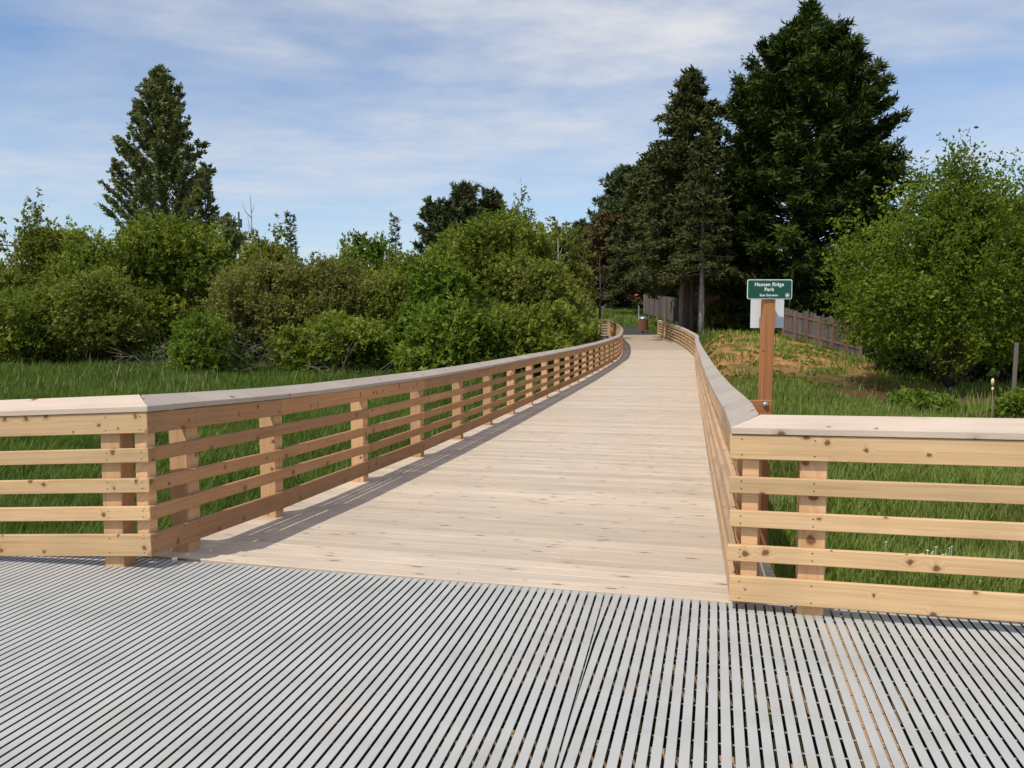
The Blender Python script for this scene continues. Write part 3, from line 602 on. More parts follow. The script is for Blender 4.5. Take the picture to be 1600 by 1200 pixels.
# ------------------------------------------------------------------ asphalt path beyond the boardwalk
def asphalt():
    m, t, b = newmat("asphalt", .9, spec=.2); g = N(t, "ShaderNodeNewGeometry")
    L(t, ramp(t, noise(t, g.outputs["Position"], 2.2, 8, .7), [(.3, (.040, .040, .044)), (.7, (.075, .074, .078))]), b.inputs["Base Color"]); return m
M_asph = asphalt()
V, F = [], []
ys = np.linspace(62.9, 79, 14)
for i, y in enumerate(ys):
    cxm = (float(xl(y)) + float(xr(y))) / 2; hw = 1.75 + max(0, y - 70) * .28
    for k in range(5):
        V.append((cxm - .6 * max(0, y - 70) * .6 + hw * (k / 2 - 1), y, float(np.interp(y, PY, PZ)) + .025))
for i in range(len(ys) - 1):
    for k in range(4): F.append((i * 5 + k, i * 5 + k + 1, (i + 1) * 5 + k + 1, (i + 1) * 5 + k))
tag(fromdata("asphalt_path", V, F, M_asph, None, (9, 63, .9)), "dark asphalt path beyond the far end of the boardwalk", kind="structure")

# ------------------------------------------------------------------ timber deck
def sample(P, n=60):
    out = []
    Q = [Vector((*p, 0)) for p in P]
    for i in range(len(Q) - 1):
        a, b, c, d = Q[max(i - 1, 0)], Q[i], Q[i + 1], Q[min(i + 2, len(Q) - 1)]
        for k in range(10):
            t = k / 10; out.append(.5 * ((2 * b) + (c - a) * t + (2 * a - 5 * b + 4 * c - d) * t * t + (3 * b - a - 3 * c + d) * t ** 3))
    out.append(Q[-1]); return out
class Path:
    def __init__(s, P, line=False):
        s.p = [Vector((*q, 0)) for q in P] if line else sample(P); s.s = [0]
        for a, b in zip(s.p, s.p[1:]): s.s.append(s.s[-1] + (b - a).length)
        s.len = s.s[-1]
    def at(s, d):
        if d <= 0: return s.p[0] + (s.p[1] - s.p[0]).normalized() * d
        if d >= s.len: return s.p[-1] + (s.p[-1] - s.p[-2]).normalized() * (d - s.len)
        i = int(np.searchsorted(s.s, d)) - 1; i = max(0, i); return s.p[i].lerp(s.p[i + 1], (d - s.s[i]) / (s.s[i + 1] - s.s[i]))
    def tan(s, d): return (s.at(d + .05) - s.at(d - .05)).normalized()
PL, PR = Path(LP), Path(RP)
E0, E1 = Vector((-2.468, 5.540, 0)), Vector((1.260, 4.639, 0))     # where the planks meet the grating
deck = empty("boardwalk_deck", (.5, 5.2, 0), "long curving boardwalk deck of pale fresh planks", None, None, "structure")
ew = (E1 - E0).normalized(); hd = Vector((-ew.y, ew.x, 0))
pw, gap = .140, .0080
nP = int(60.2 / (pw + gap)); rest = []
Lr, Rr = PL.len, PR.len
for i in range(nP):
    f0 = (i + .5) * (pw + gap); fr = f0 / (nP * (pw + gap))
    # the planks fan with the two railings
    a = PL.at(.30 + fr * (Lr - .30)); b = PR.at(.14 + fr * (Rr - .14)); 
    ax = (b - a).normalized(); a2 = a - ax * .34; b2 = b + ax * .34
    za, zb_ = deckz(a.y + (b.y - a.y) / 2), 0
    a2.z = b2.z = za - .019 + random.uniform(-.0012, .0012)
    if i < 296:
        slope = (deckz(a.y + .5) - deckz(a.y - .5))
        ln = round((b2 - a2).length, 1)
        beam("plank", a2.lerp(b2, .5) - ax * ln / 2, a2.lerp(b2, .5) + ax * ln / 2, pw, .038, M_deck, deck, .004, roll=math.atan(slope) + random.gauss(0, .007))
    else: rest.append((a2, b2, ax))
V, F = [], []
for a2, b2, ax in rest:
    n = Vector((-ax.y, ax.x, 0)) * pw / 2; k = len(V)
    for p, s_, z in ((a2, -1, -.019), (b2, -1, -.019), (b2, 1, -.019), (a2, 1, -.019), (a2, -1, .019), (b2, -1, .019), (b2, 1, .019), (a2, 1, .019)): V.append(p + n * s_ + Vector((0, 0, z)))
    F += [tuple(k + q_ for q_ in f) for f in ((0, 3, 2, 1), (4, 5, 6, 7), (0, 1, 5, 4), (1, 2, 6, 5), (2, 3, 7, 6), (3, 0, 4, 7))]
tag(fromdata("far_planks", V, F, M_deck, deck, (9, 55, .5)), kind="stuff")
# stringers under the deck and its outer rim boards
def strip(name, path, off, zoff, h, t, mat, parent, s0, s1, st=4.0, zf=None):
    d = s0
    while d < s1 - .01:
        e = min(d + st, s1); pts = []
        for q_ in (d, e):
            p = path.at(q_); tn = path.tan(q_); nrm = Vector((tn.y, -tn.x, 0)); p = p + nrm * off; p.z = (zf or deckz)(p.y) + zoff; pts.append(p)
        beam(name, pts[0], pts[1], t, h, mat, parent, .004); d = e
strip("rim_board", PL, -.30, -.19, .28, .045, M_beam, deck, .25, 58)
strip("rim_board", PR, .30, -.19, .28, .045, M_beam, deck, .10, 58)
strip("stringer", PL, .9, -.20, .26, .09, M_beam, deck, .3, 58, 6)
strip("stringer", PR, -.9, -.20, .26, .09, M_beam, deck, .3, 58, 6)
for i in range(9):   # piles
    for P_, o_ in ((PL, -.12), (PR, .12)):
        d = 1.2 + i * 5.8; p = P_.at(d); tn = P_.tan(d); p = p + Vector((tn.y, -tn.x, 0)) * o_; z = deckz(p.y) - .33; g = tz(p.x, p.y)
        if z - g > .15: beam("pile", (p.x, p.y, g - .3), (p.x, p.y, z), .2, .2, M_beam, deck, .01, up=Vector((0, 1, 0)))

# ------------------------------------------------------------------ railings
ROWS = [("bottom_rail", .090, .235), ("slat", .325, .417), ("slat", .515, .607), ("slat", .710, .802), ("top_rail", .900, 1.036)]
def railing(label, path, side, s_end, zfun, posts, matb, matc, matp, group, joint0=0.0, miter0=True, seg=1.93, caplen=1.93, blocks=(), miter_len=.0, screws=0, rough_end=False, joints=True, start=0.0):
    """side=+1: outside lies to the right of the path direction; the inner face of the boards follows the path"""
    o0 = path.at(0); root = empty("timber_railing", (o0.x, o0.y, zfun(0)), label, "railing", group)
    TH = .032
    def pt(s, off, z):
        p = path.at(s); tn = path.tan(max(s, .06)); n = Vector((tn.y, -tn.x, 0)) * side; p = p + n * off; p.z = zfun(s) + z; return p
    knots = [k for k in posts if .02 < k < s_end]
    for r_, (nm, z0, z1) in enumerate(ROWS):
        cuts = [0.0] + [k for j, k in enumerate(knots) if joints and j and (j + r_ * 3) % 2 == 1] + [s_end]
        # one board spans two bays but may not be straighter than the bend allows
        for a, b in zip(cuts, cuts[1:]):
            subs = [a] + [k for k in knots if a < k < b and path.at(a).y > 36] + [b]
            for c, d in zip(subs, subs[1:]):
                g = .001
                jit = random.uniform(-.003, .003)
                ext = (random.uniform(.0, .016) if rough_end else start) if a == 0 else 0
                beam(nm, pt(c + (g if c > 0 else -ext), TH / 2, (z0 + z1) / 2 + jit), pt(d - g, TH / 2, (z0 + z1) / 2 + jit), TH, z1 - z0, matb, root, .004)
    for k in posts:
        if k > s_end + .2: continue
        p = pt(k, .038 + .072, 0); tn = path.tan(max(k, .06)); p0 = p.copy(); p0.z = zfun(k) + .002; p1 = p.copy(); p1.z = zfun(k) + 1.055
        x = Vector((0, 0, 1)); M = Matrix((x, tn.cross(x) * -1, tn)).transposed().to_4x4()
        me_ = postmesh(matp); M = Matrix((tn, x.cross(tn), x)).transposed().to_4x4(); M.translation = p0
        if side < 0: M = M @ Matrix.Rotation(math.pi, 4, "Z")
        link("post", me_, None, root, M)
    for (s_, off, z0, z1, w_) in blocks:
        p = pt(s_, off, 0); tn = path.tan(max(s_, .06)); beam("corner_block", p + Vector((0, 0, z0)), p + Vector((0, 0, z1)), w_, w_, matp, root, .003, up=tn)
    # sloping cap boards, butted, first one mitred
    d = 0.0; i = 0
    while d < s_end - .02:
        e = min(d + (caplen if caplen < 1 else caplen * 2), s_end); g = .0012
        def corner(s, off, z, mit):
            p = path.at(s); tn = path.tan(max(s, .06)); n = Vector((tn.y, -tn.x, 0)) * side
            p = p + n * off + tn * (mit * off); p.z = zfun(s) + z; return p
        m0 = miter0 if d == 0 else 0
        V = []
        for s, mit in ((d + (g if d else 0), m0), (e - g, 0)):
            for off, z in ((-.010, 1.040), (.160, 1.100), (.148, 1.137), (-.012, 1.077)): V.append(corner(s, off, z, mit))
        F = [(0, 1, 5, 4), (1, 2, 6, 5), (2, 3, 7, 6), (3, 0, 4, 7), (3, 2, 1, 0), (4, 5, 6, 7)]
        c = (V[0] + V[5]) / 2; tn = (V[4] - V[0]).normalized(); y = Vector((0, 0, 1)).cross(tn).normalized(); z = tn.cross(y)
        M = Matrix((tn, y, z)).transposed().to_4x4(); M.translation = c; Mi = M.inverted()
        me_ = bpy.data.meshes.new("cap_board"); me_.from_pydata([Mi @ v for v in V], [], F); me_.update()
        bm = bmesh.new(); bm.from_mesh(me_); bmesh.ops.recalc_face_normals(bm, faces=bm.faces); bmesh.ops.bevel(bm, geom=bm.edges[:], offset=.003, segments=1, affect="EDGES"); bm.to_mesh(me_); bm.free()
        link("cap_board", me_, matc, root, M); d = e; i += 1
    if screws:
        V, F = [], []
        for k in [.05] + [q_ for q_ in posts if q_ < screws]:
            for (nm, z0, z1) in ROWS:
                for dx in ((0,) if k > .1 else (0,)):
                    for zz_ in (z0 + .025, z1 - .025):
                        c = pt(k + dx, -.0012, zz_); tn = path.tan(max(k, .06)); b0 = len(V)
                        for a in range(6): V.append(c + tn * math.cos(a * 1.0472) * .0045 + Vector((0, 0, 1)) * math.sin(a * 1.0472) * .0045)
                        F.append(tuple(b0 + a for a in range(6)))
        tag(fromdata("screw_heads", V, F, M_dark, root, V[0]), kind="stuff")
    return root
_pm = {}
def postmesh(mat):
    if mat.name in _pm: return _pm[mat.name]
    a = .070; V = []
    for z, sh in ((0, 0), (1, 0)):
        for x_, y_ in ((-a, -a), (a, -a), (a, a), (-a, a)): V.append((x_, y_, 0 if z == 0 else 1.052 - (y_ + a) * -.0 + (-y_ - a) * .36 + .0))
    F = [(0, 3, 2, 1), (4, 5, 6, 7), (0, 1, 5, 4), (1, 2, 6, 5), (2, 3, 7, 6), (3, 0, 4, 7)]
    # beam() style local axes: the length has to run along local X for the grain, so bake a turned mesh
    me = bpy.data.meshes.new("post"); me.from_pydata(V, [], F); me.update(); me.materials.append(mat)
    bm = bmesh.new(); bm.from_mesh(me); bmesh.ops.recalc_face_normals(bm, faces=bm.faces); bmesh.ops.bevel(bm, geom=bm.edges[:], offset=.004, segments=1, affect="EDGES"); bm.to_mesh(me); bm.free()
    _pm[mat.name] = me; return me
M_postv = wood("post_wood_upright", (.66, .42, .23), (.54, .30, .14), kthr=.6)
# upright grain: swap x and z inside the material
t_ = M_postv.node_tree
for n_ in t_.nodes:
    if n_.bl_idname == "ShaderNodeSeparateXYZ" and n_.inputs[0].is_linked and n_.inputs[0].links[0].from_node.bl_idname == "ShaderNodeTexCoord":
        src = n_.inputs[0].links[0].from_socket; mpn = N(t_, "ShaderNodeMapping"); mpn.inputs["Rotation"].default_value = (0, R(90), 0); L(t_, src, mpn.inputs[0]); L(t_, mpn.outputs[0], n_.inputs[0]); break

zL = lambda s: deckz(PL.at(s).y) + .004 * (s < 1)
zR = lambda s: deckz(PR.at(s).y) - .040 * math.exp(-s / 1.5)
postsL = [.54, 1.78] + [1.78 + 1.93 * k for k in range(1, 31)]
postsR = [.34, 1.6] + [1.6 + 1.93 * k for k in range(1, 31)]
GR = "timber railings of the boardwalk"
FL = Path([(-2.352, 5.252), (-3.46, 5.439), (-5.0, 5.70)], True)
FR = Path([(1.223, 4.504), (2.634, 4.116), (5.2, 3.41)], True)
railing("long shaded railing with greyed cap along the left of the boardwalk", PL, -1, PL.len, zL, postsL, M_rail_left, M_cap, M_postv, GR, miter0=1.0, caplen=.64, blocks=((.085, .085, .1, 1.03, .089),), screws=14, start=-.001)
railing("long sunlit railing along the right of the boardwalk", PR, 1, PR.len, zR, postsR, M_rail_in, M_cap, M_postv, GR, miter0=1.0, caplen=.64, screws=0, start=-.035)
railing("short front railing left of the boardwalk, ending at the left picture edge", FL, 1, 2.4, lambda s: .004 - .047 * s, [.30, 2.23], M_rail, M_capfresh, M_postv, GR, miter0=1.0, screws=3, joints=False, start=-.003)
railing("short front railing right of the boardwalk, running past the right picture edge", FR, -1, 3.9, lambda s: -.040 + .013 * s, [.43, 2.36], M_rail, M_capfresh, M_postv, GR, miter0=1.0, blocks=((.10, .085, .1, 1.03, .089),), screws=3, joints=False, rough_end=True)
# short return wing at the far left end
WG = Path([(7.48, 62.9), (6.6, 63.1)], True)
railing("tiny return railing at the far left end of the boardwalk", WG, -1, .85, lambda s: .87, [.1, .78], M_rail_in, M_cap, M_postv, GR, miter0=0)
ab = empty("concrete_abutment", (6.9, 61.5, .2), "pale concrete abutment under the far left end of the railing", "abutment")
beam("wing_wall", (6.95, 60.3, .45), (6.95, 62.6, .45), .25, .7, M_concrete, ab, .02); beam("cap_stone", (6.95, 60.2, .83), (6.95, 62.7, .83), .36, .06, M_concrete, ab, .01)

# ------------------------------------------------------------------ grating in the foreground
def panel(name, label, ang, c_ref, ks, ybk, seamclip, side):
    ca, sa = math.cos(ang), math.sin(ang); dv = Vector((sa, ca, 0)); nv = Vector((ca, -sa, 0))
    root = empty(name, tuple(nv * c_ref + dv * 3), label, None, None, "structure")
    ext = []
    hw, th = .0192, .0040; ww = .0050; dp = .040
    for k in ks:
        c = c_ref + .0508 * (k + .5)
        # far end: planks between the corners, a little beyond the front railings elsewhere
        def endalong(c_):
            # intersect the line nv*c_+dv*t with the end polyline
            for (p, q_) in segs:
                d = q_ - p; den_ = dv.x * d.y - dv.y * d.x
                if abs(den_) < 1e-9: continue
                o = nv * c_; t = ((p.x - o.x) * d.y - (p.y - o.y) * d.x) / den_; X_ = o + dv * t
                u = (X_ - p).dot(d) / d.length_squared
                if -1e-6 <= u <= 1 + 1e-6: return t
            return None
        t1 = endalong(c)
        if t1 is None: continue
        ext.append((c, t1))
        lo = ybk
        # footprint corners, clipped to the seam
        fl = []
        for t in (lo, t1 - .002):
            row = []
            for s_ in (-hw, hw):
                p = nv * (c + s_) + dv * t
                row.append(p)
            fl.append(row)
        def clipx(p):   # keep on our side of the seam
            rel = (p - seam0).dot(seamn) * side
            return p if rel >= .0015 else p - seamn * side * (rel - .0015)
        rels = [(p - seam0).dot(seamn) * side for r_ in fl for p in r_]
        if max(rels) < .004: continue
        if min(rels) < .0015:
            # tapering bar against the seam: cut into short footprints
            ts = np.linspace(lo, t1 - .002, 9)
        else: ts = [lo, t1 - .002]
        V, F = [], []
        for t in ts:
            A = clipx(nv * (c - hw) + dv * t); B = clipx(nv * (c + hw) + dv * t); m = (A + B) / 2
            full = (B - A).length; w2 = min(ww, full / 2 * .9)
            e = min(.0012, full * .2); ab_ = (B - A).normalized() if full > 1e-5 else nv
            V += [A + Vector((0, 0, -th)), A + Vector((0, 0, -.001)), A + ab_ * e, B - ab_ * e, B + Vector((0, 0, -.001)), B + Vector((0, 0, -th)), m + nv * w2 + Vector((0, 0, -th)), m + nv * w2 + Vector((0, 0, -dp)), m - nv * w2 + Vector((0, 0, -dp)), m - nv * w2 + Vector((0, 0, -th))]
        n = 10
        for i in range(len(ts) - 1):
            for j in range(n): F.append((i * n + j, i * n + (j + 1) % n, (i + 1) * n + (j + 1) % n, (i + 1) * n + j))
        F.append(tuple(reversed(range(n)))); F.append(tuple(range((len(ts) - 1) * n, len(ts) * n)))
        F = [tuple(reversed(f)) for f in F]
        mid = nv * c + dv * 3
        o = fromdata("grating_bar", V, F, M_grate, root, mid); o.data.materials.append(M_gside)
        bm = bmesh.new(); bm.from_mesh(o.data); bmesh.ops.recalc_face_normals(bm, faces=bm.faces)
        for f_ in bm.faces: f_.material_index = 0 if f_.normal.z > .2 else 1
        bm.to_mesh(o.data); bm.free()
    # cross rods through the webs
    V, F = [], []
    c0, c1 = min(e_[0] for e_ in ext), max(e_[0] for e_ in ext)
    t = ybk + .05
    ps = []
    while t < 7.5:
        ins = [c_ for c_, t1 in ext if t1 > t + .02]
        if ins:
            a, b = nv * (min(ins) - .02) + dv * t, nv * (max(ins) + .02) + dv * t
            ra = (a - seam0).dot(seamn) * side; rb = (b - seam0).dot(seamn) * side
            if ra < .002: a = a.lerp(b, (.002 - ra) / (rb - ra))
            if rb < .002: b = a.lerp(b, (ra - .002) / (ra - rb)) if ra > rb else b
            ps.append(([a + Vector((0, 0, -.020)), b + Vector((0, 0, -.020))], [.0034, .0034]))
        t += .1524
    V, F = tubes(ps, 6); tag(fromdata("cross_rods", V, F, M_grate, root, nv * c_ref + dv * 3, True), kind="stuff")
    return root
seam0 = Vector((.158, 2.860, 0)); seamd = (Vector((.562, 4.822, 0)) - seam0).normalized(); seamn = Vector((seamd.y, -seamd.x, 0))
oL = Vector((.14, .97, 0)) * .30; oR = Vector((.265, .964, 0)) * .26
segs = [(Vector((-5.6, 5.80, 0)) + oL, Vector((-2.46, 5.27, 0)) + oL), (E0 + Vector((-.02, 0, 0)), E1 + Vector((.0, 0, 0))), (Vector((1.26, 4.49, 0)) + oR, Vector((5.6, 3.30, 0)) + oR)]
segs[0] = (segs[0][0], Vector((E0.x + .04, segs[0][1].y, 0))); segs[1] = (segs[1][0] - ew * .06, segs[1][1] + ew * .12); segs = [segs[1], segs[0], segs[2]]
panel("grating_walkway", "pale grey bar grating on the right of the foreground", math.atan(.445 / 1.79), -.519, range(-3, 92), -1.6, True, 1)
panel("grating_walkway", "pale grey bar grating on the left of the foreground", math.atan(.404 / 1.962), seam0.dot(seamn) + .0508 * .0 - .0254 + .0254 - .0508 * 0, range(-120, 0), -1.6, True, -1)
# timber below the grating
sup = empty("grating_supports", (1.2, 3, -.4), "timber joists below the foreground grating", None, None, "structure")
dR = Vector((.445, 1.79, 0)).normalized(); nR = Vector((dR.y, -dR.x, 0))
b0 = Vector((1.863, 4.763, -.115)); b1 = b0 - dR * 6.2
beam("joist", b0 + dR * .1, b1, .14, .14, M_beam, sup, .004)
for off in (-3.1, 1.55): beam("joist", b0 + nR * off + dR * .1 + Vector((0, 0, -.10)), b1 + nR * off + Vector((0, 0, -.10)), .09, .19, M_beam, sup, .004)
for k in range(5):
    c = dR * (4.6 - k * .95) ; beam("cross_joist", c - nR * 4.2 + Vector((0, 0, -.42)), c + nR * 2.9 + Vector((0, 0, -.42)), .045, .19, M_beam, sup, .004)
beam("ledger", Vector((E0.x - 2.5, E0.y + .55, -.20)), Vector((E1.x, E1.y - .02, -.20)), .05, .28, M_beam, sup, .004)

# ------------------------------------------------------------------ park sign
base = Vector((1.865, 6.02, 0)); gz = tz(base.x, base.y)
top = at(1200.5, 466, 6.02)
sg = empty("park_sign", (base.x, base.y, gz), "green park entrance sign on a reddish wooden post behind the right railing", "sign")
lowp = at(1194.5, 640, 6.02); dirp = (top - lowp); lowp = top - dirp * ((top.z - gz + .2) / dirp.z)
beam("post", lowp, top, .082, .082, M_signpost, sg, .004, up=Vector((0, -1, 0)))
c = at(1202.5, 452, 5.965); wS, hS = .325, .141
def plate(name, cx_, cy_, cz_, w_, h_, t_, mat, parent, r=.01):
    bm = bmesh.new(); pts = []
    for sx, sz, a0 in ((1, 1, 0), (-1, 1, 90), (-1, -1, 180), (1, -1, 270)):
        for k in range(4):
            a = R(a0 + k * 30); pts.append((sx * (w_ / 2 - r) + r * math.cos(a), sz * (h_ / 2 - r) + r * math.sin(a)))
    n = len(pts); V = [(x_, -t_ / 2, z_) for x_, z_ in pts] + [(x_, t_ / 2, z_) for x_, z_ in pts]
    F = [tuple(range(n)), tuple(reversed(range(n, 2 * n)))] + [(i, n + i, n + (i + 1) % n, (i + 1) % n) for i in range(n)]
    me = bpy.data.meshes.new(name); me.from_pydata(V, [], F); me.update(); bm.free()
    bm = bmesh.new(); bm.from_mesh(me); bmesh.ops.recalc_face_normals(bm, faces=bm.faces); bm.to_mesh(me); bm.free()
    return link(name, me, mat, parent, Matrix.Translation(Vector((cx_, cy_, cz_))))
plate("border", c.x, c.y, c.z, wS, hS, .003, M_letter, sg, .012)
face = plate("sign_face", c.x, c.y - .0024, c.z, wS - .011, hS - .011, .002, M_green, sg, .009)
def text(body, cx_, cz_, size, y_, mat, parent, bold=.0, name="lettering", sx=1.0):
    cu = bpy.data.curves.new("lettering", "FONT"); cu.body = body; cu.size = size; cu.align_x = "CENTER"; cu.align_y = "CENTER"; cu.extrude = .0006; cu.offset = bold; cu.space_character = 1.08
    tmp = bpy.data.objects.new("tmp", cu); COL.objects.link(tmp)
    me = bpy.data.meshes.new_from_object(tmp); bpy.data.objects.remove(tmp); me.name = name
    M = Matrix.Translation(Vector((cx_, y_, cz_))) @ Matrix.Rotation(R(90), 4, "X") @ Matrix.Diagonal((sx, 1, 1, 1))
    return link(name, me, mat, parent, M)
yt = c.y - .0042
text("Hansen Ridge", c.x - .004, c.z + .034, .0365, yt, M_letter, sg, .0008, sx=.97)
text("Park", c.x - .004, c.z - .002, .0365, yt, M_letter, sg, .0008, sx=.97)
text("East Entrance", c.x - .006, c.z - .043, .022, yt, M_letter, sg, .0005, sx=1.0)
# round emblem with a leaf shape
V, F = [], []
ec = Vector((c.x + .128, yt, c.z - .043))
for k in range(20):
    a = k * math.tau / 20
    for r_ in (.0155, .0125): V.append(ec + Vector((math.cos(a) * r_, 0, math.sin(a) * r_)))
for k in range(20): F.append((2 * k, 2 * k + 1, (2 * k + 3) % 40, (2 * k + 2) % 40))
b_ = len(V)
for x_, z_ in ((-.008, -.006), (.008, -.007), (.009, .002), (.003, .009), (-.002, .004), (-.008, .006)): V.append(ec + Vector((x_, 0, z_)))
F.append(tuple(b_ + k for k in range(6)))
fromdata("emblem", V, F, M_letter, sg, ec)
for z_ in (.061, -.060):
    V, F = tubes([([(c.x, c.y - .006, c.z + z_), (c.x, c.y + .01, c.z + z_)], [.004, .004])], 8); fromdata("bolt", V, F, M_steel, sg, (c.x, c.y, c.z + z_))
# white notice board mounted on the back of the same post
pc = at(1200, 490, 6.09)
plate("back_panel", pc.x, pc.y + .02, pc.z, .246, .212, .006, M_panel, sg, .004)
# beam end with carriage bolt beside the cap
bl = empty("bolted_block", tuple(at(1188, 633, 5.45)), "short bolted timber end tying the sign post to the right railing", "bracket")
pb = at(1190, 634, 5.70); beam("timber", (pb.x - .10, pb.y, pb.z - .03), (pb.x + .065, pb.y, pb.z - .03), .038, .14, M_signpost, bl, .003)
V, F = [], []
hc = at(1196, 632, 5.67)
for i in range(5):
    th_ = i / 4 * math.pi / 2
    for k in range(12):
        a = k * math.tau / 12; V.append(hc + Vector((math.cos(a) * .020 * math.cos(th_ * .98), -.014 * math.sin(th_), math.sin(a) * .020 * math.cos(th_ * .98))))
for i in range(4):
    for k in range(12): F.append((i * 12 + k, i * 12 + (k + 1) % 12, (i + 1) * 12 + (k + 1) % 12, (i + 1) * 12 + k))
fromdata("bolt_head", V, F, M_steel, bl, hc, True)

# ------------------------------------------------------------------ small things far away
# litter bin of rusty slats on a post
p = at(1004.5, 512, 65.5); gz = tz(p.x, p.y)
bn = empty("litter_bin", (p.x, p.y, gz), "rusty slatted litter bin with a grey domed lid beside the far path", "bin")
for k in range(16):
    a = k * math.tau / 16; q_ = Vector((p.x + .36 * math.cos(a), p.y + .36 * math.sin(a), gz)); beam("bin_slat", q_ + Vector((0, 0, .22)), q_ + Vector((0, 0, 1.08)), .035, .11, M_bin, bn, .004, up=Vector((-math.sin(a), math.cos(a), 0)))
V, F = tubes([([(p.x, p.y, gz - .1), (p.x, p.y, gz + .3)], [.06, .06])], 8); fromdata("bin_foot", V, F, M_dark, bn, (p.x, p.y, gz))
V, F = tubes([([(p.x, p.y, gz + .3), (p.x, p.y, gz + 1.04)], [.32, .32])], 14); fromdata("liner", V, F, M_dark, bn, (p.x, p.y, gz))
V, F = tubes([([(p.x, p.y, gz + 1.10), (p.x, p.y, gz + 1.20), (p.x, p.y, gz + 1.30), (p.x, p.y, gz + 1.36)], [.34, .32, .22, .05])], 14); fromdata("lid", V, F, M_steel, bn, (p.x, p.y, gz), True)
# small white sign on a pole
p = at(940.5, 498, 68); gz = tz(p.x, p.y); ss_ = empty("small_sign", (p.x, p.y, gz), "small white sign on a thin pole left of the far path", "sign")
tp_ = at(940.5, 481, 68)
V, F = tubes([([(p.x, p.y, gz - .2), (p.x, p.y, tp_.z + .1)], [.03, .03])], 8); fromdata("pole", V, F, M_white, ss_, (p.x, p.y, gz))
plate("sign_face", p.x, p.y - .05, tp_.z, .44, .24, .02, M_white, ss_, .02)
# thin marker pole, orange ribbon, survey stake
p = at(998, 500, 69); gz = tz(p.x, p.y); mk_ = empty("marker_pole", (p.x, p.y, gz), "thin pale marker pole behind the litter bin", "pole")
V, F = tubes([([(p.x, p.y, gz - .2), (p.x, p.y, at(998, 478, 69).z)], [.025, .025])], 6); fromdata("rod", V, F, M_white, mk_, (p.x, p.y, gz))
p = at(994, 461, 73); rb = fromdata("orange_ribbon", [p + Vector(v) * .45 for v in ((-.4, 0, .1), (.1, .02, .28), (.45, 0, .12), (.2, -.02, -.08), (-.2, .02, -.12), (-.38, .02, .08), (.1, .04, .25), (.42, .02, .1), (.2, 0, -.1), (-.2, .04, -.14))], [(0, 1, 2, 3, 4), (9, 8, 7, 6, 5)], M_orange, None, p); tag(rb, "orange ribbon hanging in the trees above the litter bin", "ribbon")
p = at(1038, 503, 58); sk = beam("survey_stake", (p.x, p.y, tz(p.x, p.y) - .1), (p.x + .03, p.y, at(1039, 489, 58).z), .06, .15, M_stake, None, .006, up=Vector((0, 1, 0))); tag(sk, "pale wooden survey stake just outside the right railing", "stake")

# fences
def fence(label, A, B, n, h, mat, zf, cat="fence", posts=5, red=None, w_=None, name="board_fence"):
    A, B = Vector(A), Vector(B); d = (B - A); Ln = d.length; d.normalize(); nn = Vector((-d.y, d.x, 0)); rt = empty(name, (A.x, A.y, zf(A.x, A.y)), label, cat)
    pw_ = Ln / n
    for i in range(n):
        p = A + d * ((i + .5) * pw_); z0 = zf(p.x, p.y); hh = h * random.uniform(.97, 1.03) if red is None else h * random.uniform(.93, 1.05)
        bb = beam("board", (p.x, p.y, z0 + .03), (p.x + random.uniform(-.02, .02), p.y, z0 + hh), .02, pw_ * (.93 if red is None else random.uniform(.6, .9)), mat, rt, .002, up=nn.cross(Vector((0, 0, 1))) * -1 if False else nn)
    for i in range(posts + 1):
        p = A + d * (Ln * i / posts) - nn * .08 * (1 if nn.y > 0 else -1); z0 = zf(p.x, p.y); beam("fence_post", (p.x, p.y, z0 - .2), (p.x, p.y, z0 + h * .98), .1, .1, red or mat, rt, .004, up=Vector((0, 1, 0)))
    for fz in (.25, .8):
        p, q_ = A - nn * .04 * (1 if nn.y > 0 else -1), B - nn * .04 * (1 if nn.y > 0 else -1); beam("fence_rail", (p.x, p.y, zf(p.x, p.y) + h * fz), (q_.x, q_.y, zf(q_.x, q_.y) + h * fz), .04, .09, red or mat, rt, .004)
    return rt
a, b = at(1226, 505, 42), at(1347, 557, 36)
za_, zb2 = at(1226, 526, 42).z, at(1347, 558, 36).z
def zfl(A, B, z0, z1):
    return lambda x, y: z0 + (z1 - z0) * (((x - A.x) * (B.x - A.x) + (y - A.y) * (B.y - A.y)) / ((B.x - A.x) ** 2 + (B.y - A.y) ** 2))
fence("weathered grey paling fence with reddish posts right of the park sign", (a.x, a.y, 0), (b.x, b.y, 0), 48, 1.46, M_fence_old, zfl(a, b, za_, zb2), red=M_fence_red, posts=6, name="paling_fence")
a, b = at(1099, 485, 60), at(1152, 485, 62)
fence("reddish brown board fence between the spruce trunks and the sign", (a.x, a.y, 0), (b.x, b.y, 0), 20, 1.35, wood("brown_fence_wood", (.36, .19, .095), (.27, .13, .06), vary=.15), lambda x, y: at(1120, 484, 61).z, posts=2)
a, b = at(1007, 488, 76), at(1062, 500, 60)
fence("grey weathered board fence running behind the spruce trunks", (a.x, a.y, 0), (b.x, b.y, 0), 60, 1.75, M_fence_old, zfl(a, b, at(1007, 490, 76).z, at(1062, 504, 60).z), posts=6)
a, b = at(1062, 500, 60), at(1102, 500, 62)
fence("shaded grey board fence joining the reddish brown one", (a.x, a.y, 0), (b.x, b.y, 0), 24, 1.7, M_fence_old, lambda x, y: at(1080, 492, 61).z, posts=2)
# weathered fence post by the hornbeam
p = at(1583, 612, 21.5); zt_ = at(1586, 535, 21.5)
o = beam("fence_post", (p.x, p.y, tz(p.x, p.y) - .2), (p.x + .04, p.y, zt_.z), .085, .085, M_pole, None, .01, up=Vector((0, 1, 0))); tag(o, "lone grey fence post under the hornbeam near the right edge", "post")
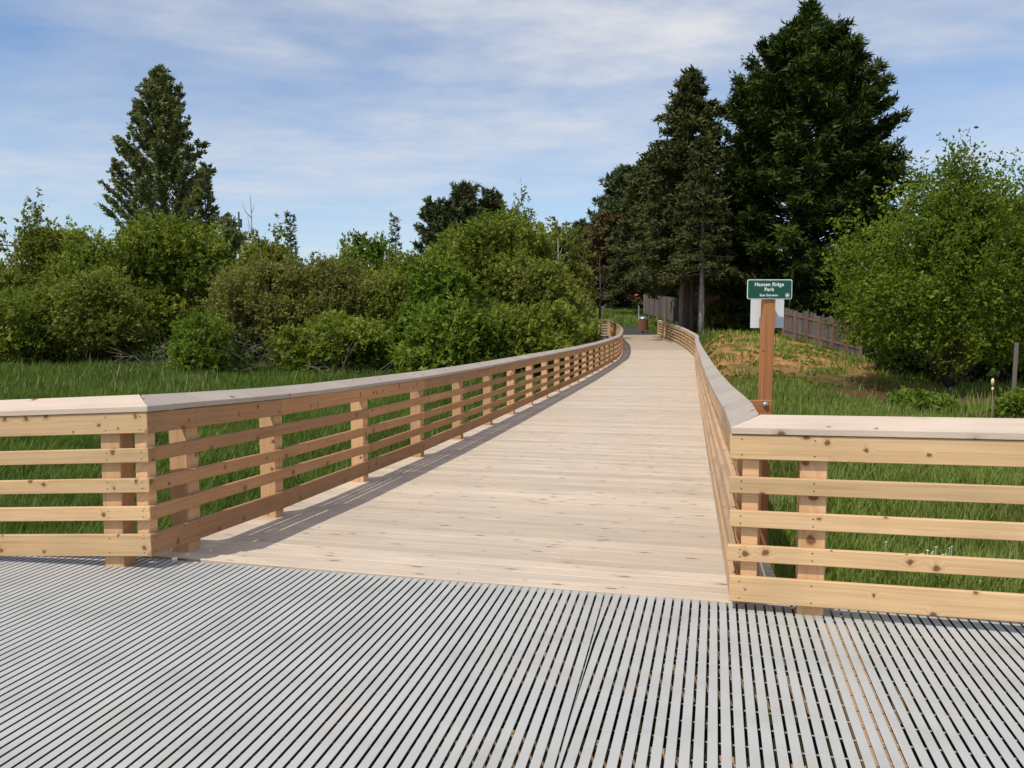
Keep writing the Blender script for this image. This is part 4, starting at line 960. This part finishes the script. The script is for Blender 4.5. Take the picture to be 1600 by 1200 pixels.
# dry mullein stalk
p = at(1552, 646, 12.5); zt_ = at(1549, 592, 12.5)
ms = empty("dry_stalk", (p.x, p.y, tz(p.x, p.y)), "single pale dry seed stalk rising behind the right front railing", "plant")
g0 = tz(p.x, p.y); V, F = tubes([([(p.x + .02, p.y, g0), (p.x - .01, p.y, g0 + .4), (p.x - .03, p.y, zt_.z)], [.010, .008, .006])], 6); fromdata("stem", V, F, ML["dry"], ms, p, True)
V, F = tubes([([(p.x - .03, p.y, zt_.z - .10), (p.x - .03, p.y, zt_.z - .02), (p.x - .03, p.y, zt_.z + .01)], [.02, .024, .008]), ([(p.x - .026, p.y, zt_.z - .19), (p.x - .026, p.y, zt_.z - .15), (p.x - .026, p.y, zt_.z - .125)], [.01, .02, .01])], 7); fromdata("seed_head", V, F, M_stake, ms, p, True)
# far poles on the left
p = at(375, 420, 120); o = empty("service_pole", (p.x, p.y, -1), "dark service pole rising behind the shrubs right of the cottonwood", "pole")
V, F = tubes([([(p.x, p.y, -1), (p.x, p.y, at(375, 331, 120).z)], [.16, .13])], 8); fromdata("mast", V, F, M_pole, o, (p.x, p.y, -1))
z_ = at(375, 350, 120).z; beam("transformer", (p.x + .25, p.y, z_ - .5), (p.x + .25, p.y, z_ + .7), .35, .35, M_dark, o, .05, up=Vector((0, 1, 0)))
p = at(26, 420, 130); o = empty("street_lamp", (p.x, p.y, -1), "far street lamp with an arm pointing left at the left edge", "lamp")
z_ = at(26, 382, 130).z
V, F = tubes([([(p.x, p.y, -1), (p.x, p.y, z_)], [.3, .26])], 8); fromdata("mast", V, F, M_pole, o, (p.x, p.y, -1))
V, F = tubes([([(p.x, p.y, z_ - .35), (p.x - 1.2, p.y, z_ - .1), (p.x - 1.9, p.y, z_ - .1)], [.07, .07, .1])], 6); fromdata("arm", V, F, M_dark, o, (p.x, p.y, z_))
# flowers
def flowers(label, px, py, Yd, n, spread, r, mat, seed):
    rng = random.Random(seed); c_ = at(px, py, Yd); V, F = [], []
    for i in range(n):
        q_ = c_ + Vector((rng.gauss(0, spread), rng.gauss(0, spread), 0)); q_.z = tz(q_.x, q_.y) + rng.uniform(.22, .38); k0 = len(V); V.append(q_ + Vector((0, 0, .004)))
        for k in range(6): V.append(q_ + Vector((math.cos(k * 1.047) * r, math.sin(k * 1.047) * r, .004 * (k % 2))))
        F += [(k0, k0 + 1 + k, k0 + 1 + (k + 1) % 6) for k in range(6)]
        V += [q_ + Vector((-.002, 0, 0)), q_ + Vector((.002, 0, 0)), Vector((q_.x, q_.y, q_.z - .3))]; F.append((len(V) - 3, len(V) - 2, len(V) - 1))
    o = fromdata("daisies", V, F, mat, None, c_); tag(o, label, "flowers", kind="stuff")
flowers("white daisies in the grass beside the sign post", 1176, 618, 9.5, 26, .22, .012, M_white, 5)
flowers("white daisies in the grass behind the right front railing", 1455, 910, 6.4, 22, .16, .011, M_white, 6)
fl = newmat("pink_petals", .6, (.7, .25, .4))[0]
flowers("pink blossoms on the weeds at the right edge", 1598, 606, 18.6, 4, .08, .04, fl, 7)
